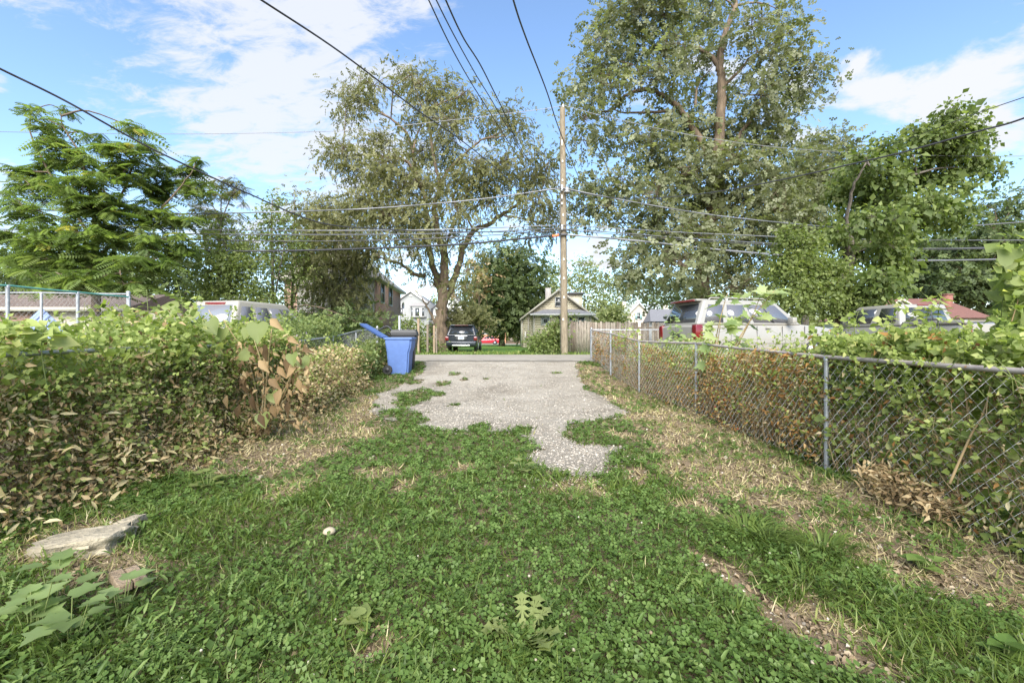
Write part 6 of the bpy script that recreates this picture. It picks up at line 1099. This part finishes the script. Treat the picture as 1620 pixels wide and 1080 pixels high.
# ------------------------------------------------------------------ wheeled carts
def cart(name, lab, x, y, rotz, mat, lidmat, W=.60, L=.66, H=1.02, lid_open=None, lid_h=0.06):
    """local x forward (front of cart), wheels at -x; hinge at -x top"""
    z = float(gz(x, y)); t = thing(name, lab, 'wheeled bin', (x, y, z), rotz, 'refuse carts by the left fence')
    lw = .82
    def ring(f, zz, gx0=0, gx1=0): 
        l, w = L / 2 * f, W / 2 * f; return [(-l + gx0, -w, zz), (l + gx1, -w, zz), (l + gx1, w, zz), (-l + gx0, w, zz)]
    rings = [ring(.84, .0, .02, -.02), ring(.86, .05, .02, -.01), ring(.93, .62), ring(1.0, .78, 0, .03), ring(1.02, .93, 0, .04), ring(1.03, H - .05, 0, .03)]
    V = np.array([p for r_ in rings for p in r_]); F = [[i * 4 + j, i * 4 + (j + 1) % 4, i * 4 + 4 + (j + 1) % 4, i * 4 + 4 + j] for i in range(len(rings) - 1) for j in range(4)] + [[3, 2, 1, 0], [20, 21, 22, 23]]
    bm = bmesh.new(); vv = [bm.verts.new(p) for p in V]; [bm.faces.new([vv[i] for i in f]) for f in F]
    ve = [e for e in bm.edges if abs(e.verts[0].co.z - e.verts[1].co.z) > .02]; bmesh.ops.bevel(bm, geom=ve, offset=.045, segments=3, affect='EDGES')
    me = bpy.data.meshes.new('body'); bm.to_mesh(me); bm.free(); me.materials.append(MATS[mat]); me.polygons.foreach_set('use_smooth', np.ones(len(me.polygons), bool)); me.set_sharp_from_angle(angle=R(30))
    o = bpy.data.objects.new('body', me); C.objects.link(o); o.parent = t
    bevel_box('rim', boxv(-L / 2 - .03, L / 2 + .07, -W / 2 - .03, W / 2 + .03, H - .10, H - .03), mat, t, .018, 2)
    for s in (-1, 1):
        V, F = tube([(-L / 2 + .06, s * W * .5 - .035, .13), (-L / 2 + .06, s * W * .5 + .03, .13)], .135, 18); w = mesh_obj('wheel', V, F, 'rubber', t, world=False, smooth=True, angle=40)
        V, F = tube([(-L / 2 + .06, s * W * .5 - .04, .13), (-L / 2 + .06, s * W * .5 + .036, .13)], .07, 12); k = mesh_obj('hub', V, F, 'trim_dark'); k.parent = w
    V, F = tube([(-L / 2 - .02, -W * .42, H - .08), (-L / 2 - .12, -W * .42, H - .03), (-L / 2 - .12, W * .42, H - .03), (-L / 2 - .02, W * .42, H - .08)], .018, 7); mesh_obj('handle', V, F, mat, t, world=False)
    bm = bmesh.new(); l0, l1 = 0, L + .12; vs_ = [bm.verts.new(p) for p in [(l0, -W / 2 - .04, 0), (l1, -W / 2 - .04, 0), (l1, W / 2 + .04, 0), (l0, W / 2 + .04, 0), (l0 + .03, -W / 2, lid_h), (l1 - .06, -W / 2 + .02, lid_h), (l1 - .06, W / 2 - .02, lid_h), (l0 + .03, W / 2, lid_h)]]
    [bm.faces.new([vs_[i] for i in f]) for f in BOXF]; bmesh.ops.bevel(bm, geom=bm.edges[:], offset=.02, segments=2, affect='EDGES')
    me = bpy.data.meshes.new('lid'); bm.to_mesh(me); bm.free(); me.materials.append(MATS[lidmat]); me.polygons.foreach_set('use_smooth', np.ones(len(me.polygons), bool)); me.set_sharp_from_angle(angle=R(40))
    o = bpy.data.objects.new('lid', me); C.objects.link(o); o.parent = t; o.location = (-L / 2 - .05, 0, H - .028)
    if lid_open is not None: o.rotation_euler = (0, R(-lid_open), 0); o.location = (-L / 2 - .06, 0, H - .03)
    for dx in (.18, .36, .54):
        rb = box('lid_rib', dx - .012, dx + .012, -W / 2 + .03, W / 2 - .03, lid_h + .002, lid_h + .016, lidmat, None, world=False); rb.parent = o
    return t
cart('recycling_cart', 'blue wheeled recycling cart with its lid thrown open to the left', PX(633, 13.15), 13.15, 0, 'cart_blue', 'cart_blue', L=.70, H=1.1, lid_open=149)
cart('refuse_cart', 'black wheeled refuse cart with closed lid behind the blue one', PX(640, 14.1), 14.1, R(6), 'cart_black', 'cart_black', L=.70, H=1.14, lid_h=.12)
a = Acc(); pts = [at(598, 523, 13.9), at(612, 516, 13.9), at(622, 524, 13.9)]; V, F = tube(smoothline(pts, 5), .03, 7)
tag(mesh_obj('bin_bag', np.vstack([V]), F, 'cart_black', smooth=True), 'black plastic sack edge poking up beside the black cart', 'bag')

# ------------------------------------------------------------------ vehicles
def loft(stations, parent, name, mat, sub=4, world=False):
    """stations: (x, z0, z1, halfwidth); rounded cross-section"""
    st = np.array(stations, float); xs = st[:, 0]; xi = np.unique(np.concatenate([np.linspace(a_, b_, sub, endpoint=False) for a_, b_ in zip(xs[:-1], xs[1:])] + [xs[-1:]]))
    z0, z1, hw_ = (np.interp(xi, xs, st[:, k]) for k in (1, 2, 3)); V = []
    for x, a_, b_, w in zip(xi, z0, z1, hw_):
        h = b_ - a_; prof = [(0.0, a_), (w * .86, a_), (w * .97, a_ + .12 * h), (w, a_ + .35 * h), (w * .995, a_ + .62 * h), (w * .965, a_ + .86 * h), (w * .90, a_ + .965 * h), (w * .75, b_), (0, b_ + .012)]
        V += [(x, y, z) for y, z in prof] + [(x, -y, z) for y, z in prof[-2:0:-1]]
    m = 16; n = len(xi); i = np.arange(n - 1)[:, None] * m; j = np.arange(m)[None]; k = (j + 1) % m
    F = np.stack([i + j, i + k, i + m + k, i + m + j], -1).reshape(-1, 4).tolist() + [list(range(m)), list(range(n * m - 1, n * m - m - 1, -1))]
    return mesh_obj(name, np.array(V), F, mat, parent, world=False, smooth=True, angle=35)
def frustum(parent, name, xb0, xb1, wb, zb, xt0, xt1, wt_, zt, mat, bev=.07):
    V = np.array([(xb0, -wb, zb), (xb1, -wb, zb), (xb1, wb, zb), (xb0, wb, zb), (xt0, -wt_, zt), (xt1, -wt_, zt), (xt1, wt_, zt), (xt0, wt_, zt)], float)
    bevel_box(name, V, mat, parent, bev, 4); return V
def quad_on(V8, face, u0, u1, v0, v1, off):
    """panel on a frustum side. face: 'L' (+y), 'R' (-y), 'B' rear, 'F' front. returns thick 8-vertex panel"""
    c = {'R': (0, 1, 5, 4), 'L': (2, 3, 7, 6), 'B': (3, 0, 4, 7), 'F': (1, 2, 6, 5)}[face]; a_, b_, c_, d_ = (V8[i] for i in c)
    def q(u, v): return (a_ * (1 - u) + b_ * u) * (1 - v) + (d_ * (1 - u) + c_ * u) * v
    n = np.cross(b_ - a_, d_ - a_); n /= np.linalg.norm(n); P = np.array([q(u0[0], v0), q(u1[0], v0), q(u1[1], v1), q(u0[1], v1)])
    return np.vstack([P - n * .02, P + n * off])
def panel(parent, name, V8, mat, world=False): return mesh_obj(name, V8, BOXF, mat, parent, world=False)
def wheels(t, xs, hw_, r=.38, w=.24):
    for x in xs:
        for s in (-1, 1):
            V, F = tube([(x, s * (hw_ - w), r), (x, s * (hw_ - .05), r), (x, s * (hw_ - .01), r), (x, s * hw_, r)], [r * .97, r, r * .96, r * .82], 20); wh = mesh_obj('wheel', V, F, 'rubber', t, world=False, smooth=True, angle=40)
            V, F = tube([(x, s * (hw_ - .03), r), (x, s * (hw_ + .012), r)], r * .6, 14); rm = mesh_obj('rim', V, F, 'metal_lamp'); rm.parent = wh
            V, F = tube([(x, s * (hw_ - .2), r + .03), (x, s * (hw_ - .012), r + .03)], r * 1.17, 20); mesh_obj('wheel_arch', V, F, 'trim_dark', t, world=False)
def mirror_(t, x, y, z, mat, s): bevel_box('mirror', boxv(x - .09, x + .07, min(y, y + s * .22), max(y, y + s * .22), z - .09, z + .1), mat, t, .03, 2)
def suv(name, lab, x, y, ang, mat, L=5.15, W=.99, H=1.92, belt=1.14, rear_glass='glass_dark', side_glass='glass_tint', hood=1.16, plate=False, ground=.34, tall_lamps=True, rack=True, roof_spoiler=True, wb=None):
    z = float(gz(x, y)); t = thing(name, lab, 'car', (x, y, z), ang)
    hx = L * .73
    loft([(0, ground + .12, belt * .93, W * .90), (.05, ground + .03, belt - .02, W * .955), (.25, ground, belt, W), (L * .5, ground - .04, belt + .015, W), (hx, ground - .02, belt + .03, W), (L - 1.0, ground, hood, W * .99), (L - .3, ground + .02, hood - .06, W * .95), (L - .08, ground + .06, hood - .2, W * .90), (L, ground + .14, hood - .36, W * .80)], t, 'body', mat)
    V8 = frustum(t, 'cabin', .05, hx, W * .955, belt - .03, .42, hx - .92, W * .765, H, mat, .075)
    panel(t, 'rear_window', quad_on(V8, 'B', (.07, .10), (.93, .90), .10, .84, .006), rear_glass)
    panel(t, 'windscreen', quad_on(V8, 'F', (.05, .08), (.95, .92), .08, .90, .006), 'glass_tint')
    for f in 'RL':
        fl = (lambda u: u) if f == 'R' else (lambda u: tuple(1 - q for q in u))
        for u0, u1 in [((.06, .07), (.24, .25)), ((.285, .30), (.50, .51)), ((.535, .545), (.93, .93))]:
            a_, b_ = (u0, u1) if f == 'R' else (fl(u1), fl(u0)); panel(t, 'side_window', quad_on(V8, f, a_, b_, .10, .80, .004), side_glass)
        u = (.715, .735); u2 = (.74, .76); a_, b_ = (u, u2) if f == 'R' else (fl(u2), fl(u)); panel(t, 'pillar', quad_on(V8, f, a_, b_, .10, .80, .010), 'trim_dark')
    zl0, zl1 = (belt * .62, belt * .985) if tall_lamps else (belt * .70, belt * .93)
    for s in (-1, 1):
        V = boxv(-.02, .22, s * W * .90 - .11, s * W * .90 + .11, zl0, zl1); V[:, 1] = np.where(np.abs(V[:, 1]) > W * .9, np.sign(V[:, 1]) * (W + .006), V[:, 1]); bevel_box('tail_light', V, 'lamp_red', t, .02, 2)
        mirror_(t, hx - .55, s * (W + .0), belt + .12, mat, s); bevel_box('headlight', boxv(L - .32, L - .10, s * W * .62 - .2, s * W * .62 + .2, hood - .28, hood - .12), 'lamp_clear', t, .03, 2)
        for xd in (L * .27, L * .46): bevel_box('door_handle', boxv(xd, xd + .18, s * W - .01, s * (W + .03) , belt - .13, belt - .09) if s > 0 else boxv(xd, xd + .18, -W - .03, -W + .01, belt - .13, belt - .09), mat, t, .008, 1)
        for xs_ in (L * .225, L * .40, L * .575, L * .735): bevel_box('door_seam', boxv(xs_, xs_ + .008, *sorted((s * (W - .02), s * (W + .003))), ground + .12, belt - .05), 'trim_dark', t, .002, 1)
        bevel_box('side_moulding', boxv(L * .23, L * .73, *sorted((s * (W - .01), s * (W + .014))), .62, .70), mat, t, .006, 1)
        if rack: V, F = tube([(.62, s * W * .68, H - .01), (.72, s * W * .68, H + .06), (hx - 1.25, s * W * .68, H + .06), (hx - 1.1, s * W * .68, H - .01)], .02, 6); mesh_obj('roof_rail', V, F, mat, t, world=False)
    if roof_spoiler: bevel_box('spoiler', boxv(.22, .60, -W * .70, W * .70, H - .045, H + .022), mat, t, .02, 2); bevel_box('brake_light', boxv(.205, .235, -.42, .42, H - .025, H + .004), 'lamp_red', t, .006, 1)
    bevel_box('bumper', boxv(-.10, .12, -W * .93, W * .93, ground + .08, ground + .36), mat, t, .04, 3)
    wheels(t, (L * .21, L * .80), W)
    return t, V8
t, V8 = suv('parked_suv', 'dark blue-black vehicle seen from behind on the far lawn by the elm', PX(729.5, 27), 27, R(90), 'paint_dark_blue', L=4.75, W=.975, H=1.66, belt=1.03, side_glass='glass_dark', hood=1.02, ground=.3, tall_lamps=False, rack=True, roof_spoiler=True)
bevel_box('licence_plate', boxv(-.035, -.012, -.18, .18, .78, .94), 'plate_white', t, .006, 1); box('plate_characters', -.0375, -.036, -.13, .13, .83, .89, 'plate_blue', t, world=False)
bevel_box('plate_recess', boxv(-.02, .06, -.34, .34, .74, .97), 'trim_dark', t, .02, 2); bevel_box('chrome_strip', boxv(-.05, .0, -.38, .38, .975, 1.02), 'chrome', t, .01, 2); bevel_box('bumper_insert', boxv(-.125, -.05, -.55, .55, .36, .46), 'chrome', t, .02, 2)
V, F = tube([(.02, 0, 1.08), (.06, .12, 1.12), (.07, .45, 1.14)], .012, 5); mesh_obj('rear_wiper', V, F, 'rubber', t, world=False)
# white large suv, rear-right corner at (5.42, 13)
ang = R(13); W = .995; P1 = np.array([5.42, 13.0]); o_ = P1 + W * np.array([-math.sin(ang), math.cos(ang)])
t, V8 = suv('parked_suv', 'large white vehicle with tall red tail lamps behind the right fence', o_[0], o_[1], ang, 'paint_white', L=5.25, W=W, H=1.95, belt=1.20, hood=1.18)
bevel_box('brake_bar', boxv(.18, .235, -.60, .60, 1.90, 1.955), 'lamp_red', t, .012, 2); V, F = tube([(.5, .3, 1.95), (.42, .3, 2.2)], .008, 5); mesh_obj('antenna', V, F, 'trim_dark', t, world=False)
bevel_box('fender_vent', boxv(4.05, 4.25, -1.0, -.985, 1.0, 1.05), 'trim_dark', t, .005, 1); bevel_box('licence_plate', boxv(-.03, .0, -.18, .18, .80, .95), 'trim_dark', t, .005, 1)
ang = R(78); P1 = np.array([-7.26, 11.5]); W = .95; o_ = P1 + W * np.array([-math.sin(ang), math.cos(ang)])
t, V8 = suv('parked_suv', 'cream vehicle half buried behind the left vine hedge', o_[0], o_[1], ang, 'paint_cream', L=4.3, W=W, H=2.0, belt=1.2, rear_glass='glass_grey', side_glass='glass_tint', hood=1.2, roof_spoiler=False, rack=False)
bevel_box('brake_light', boxv(.36, .40, -.35, .30, 1.88, 1.95), 'lamp_red', t, .008, 1)
# red car far on the street
t = thing('red_car', 'small bright red car parked on the far street', 'car', (PX(791, 76), 76, float(terr(76))), R(180))
L = 4.5; loft([(0, .35, .80, .72), (.15, .25, .92, .84), (1.0, .22, .96, .88), (2.4, .22, .94, .88), (3.3, .24, .90, .87), (4.2, .26, .74, .82), (4.5, .34, .55, .7)], t, 'body', 'paint_red')
V8 = frustum(t, 'cabin', .35, 3.45, .82, .90, 1.0, 2.35, .62, 1.42, 'paint_red', .06)
for f in 'RL':
    for u0, u1 in [((.16, .12), (.46, .46)), ((.50, .50), (.86, .92))]:
        a_, b_ = (u0, u1) if f == 'R' else (tuple(1 - q for q in u1), tuple(1 - q for q in u0)); panel(t, 'side_window', quad_on(V8, f, a_, b_, .12, .84, .005), 'glass_dark')
panel(t, 'windscreen', quad_on(V8, 'F', (.06, .1), (.94, .9), .08, .9, .006), 'glass_dark'); panel(t, 'rear_window', quad_on(V8, 'B', (.06, .1), (.94, .9), .1, .9, .006), 'glass_dark')
wheels(t, (.85, 3.55), .88, .32, .2)
for s in (-1, 1): bevel_box('tail_light', boxv(-.01, .12, s * .6 - .14, s * .6 + .14, .68, .82), 'lamp_red', t, .02, 1)
# white pickup at right, seen from behind
yb = 12.6; ang = R(92); t = thing('pickup_truck', 'white crew-cab pickup seen from behind beyond the right creeper', 'car', (13.75 + .1, yb, float(gz(13.85, 13.5))), ang); W = .99
loft([(0, .55, 1.22, W * .95), (.1, .45, 1.25, W), (2.0, .42, 1.25, W), (4.4, .42, 1.24, W), (5.4, .45, 1.20, W * .97), (5.75, .5, .95, W * .86)], t, 'body', 'paint_white')
bevel_box('bed_floor', boxv(.12, 1.9, -.80, .80, 1.262, 1.275), 'trim_dark', t, .004, 1)
for s in (-1, 1): bevel_box('bed_rail', boxv(.02, 2.0, s * .9 - .075, s * .9 + .075, 1.24, 1.34), 'paint_white', t, .03, 2)
V8 = frustum(t, 'cabin', 2.05, 4.75, W * .96, 1.21, 2.25, 3.95, W * .80, 1.95, 'paint_white', .07)
panel(t, 'rear_window', quad_on(V8, 'B', (.10, .12), (.90, .88), .14, .84, .006), 'glass_dark'); panel(t, 'windscreen', quad_on(V8, 'F', (.05, .08), (.95, .92), .08, .90, .006), 'glass_tint')
for u in (.37, .63): panel(t, 'window_bar', quad_on(V8, 'B', (u - .008, u - .008), (u + .008, u + .008), .14, .84, .012), 'trim_dark')
for f in 'RL':
    for u0, u1 in [((.07, .06), (.36, .37)), ((.46, .46), (.92, .92))]:
        a_, b_ = (u0, u1) if f == 'R' else (tuple(1 - q for q in u1), tuple(1 - q for q in u0)); panel(t, 'side_window', quad_on(V8, f, a_, b_, .14, .84, .005), 'glass_dark')
bevel_box('brake_light', boxv(2.215, 2.25, -.2, .2, 1.90, 1.94), 'lamp_red', t, .006, 1)
for s in (-1, 1): bevel_box('tail_light', boxv(-.02, .1, s * .86 - .09, s * .86 + .09, .85, 1.2), 'lamp_red', t, .02, 2); mirror_(t, 4.25, s * W, 1.36, 'trim_dark', s)
bevel_box('bumper', boxv(-.14, .05, -.93, .93, .5, .7), 'chrome', t, .04, 2); wheels(t, (1.15, 4.75), W, .4)
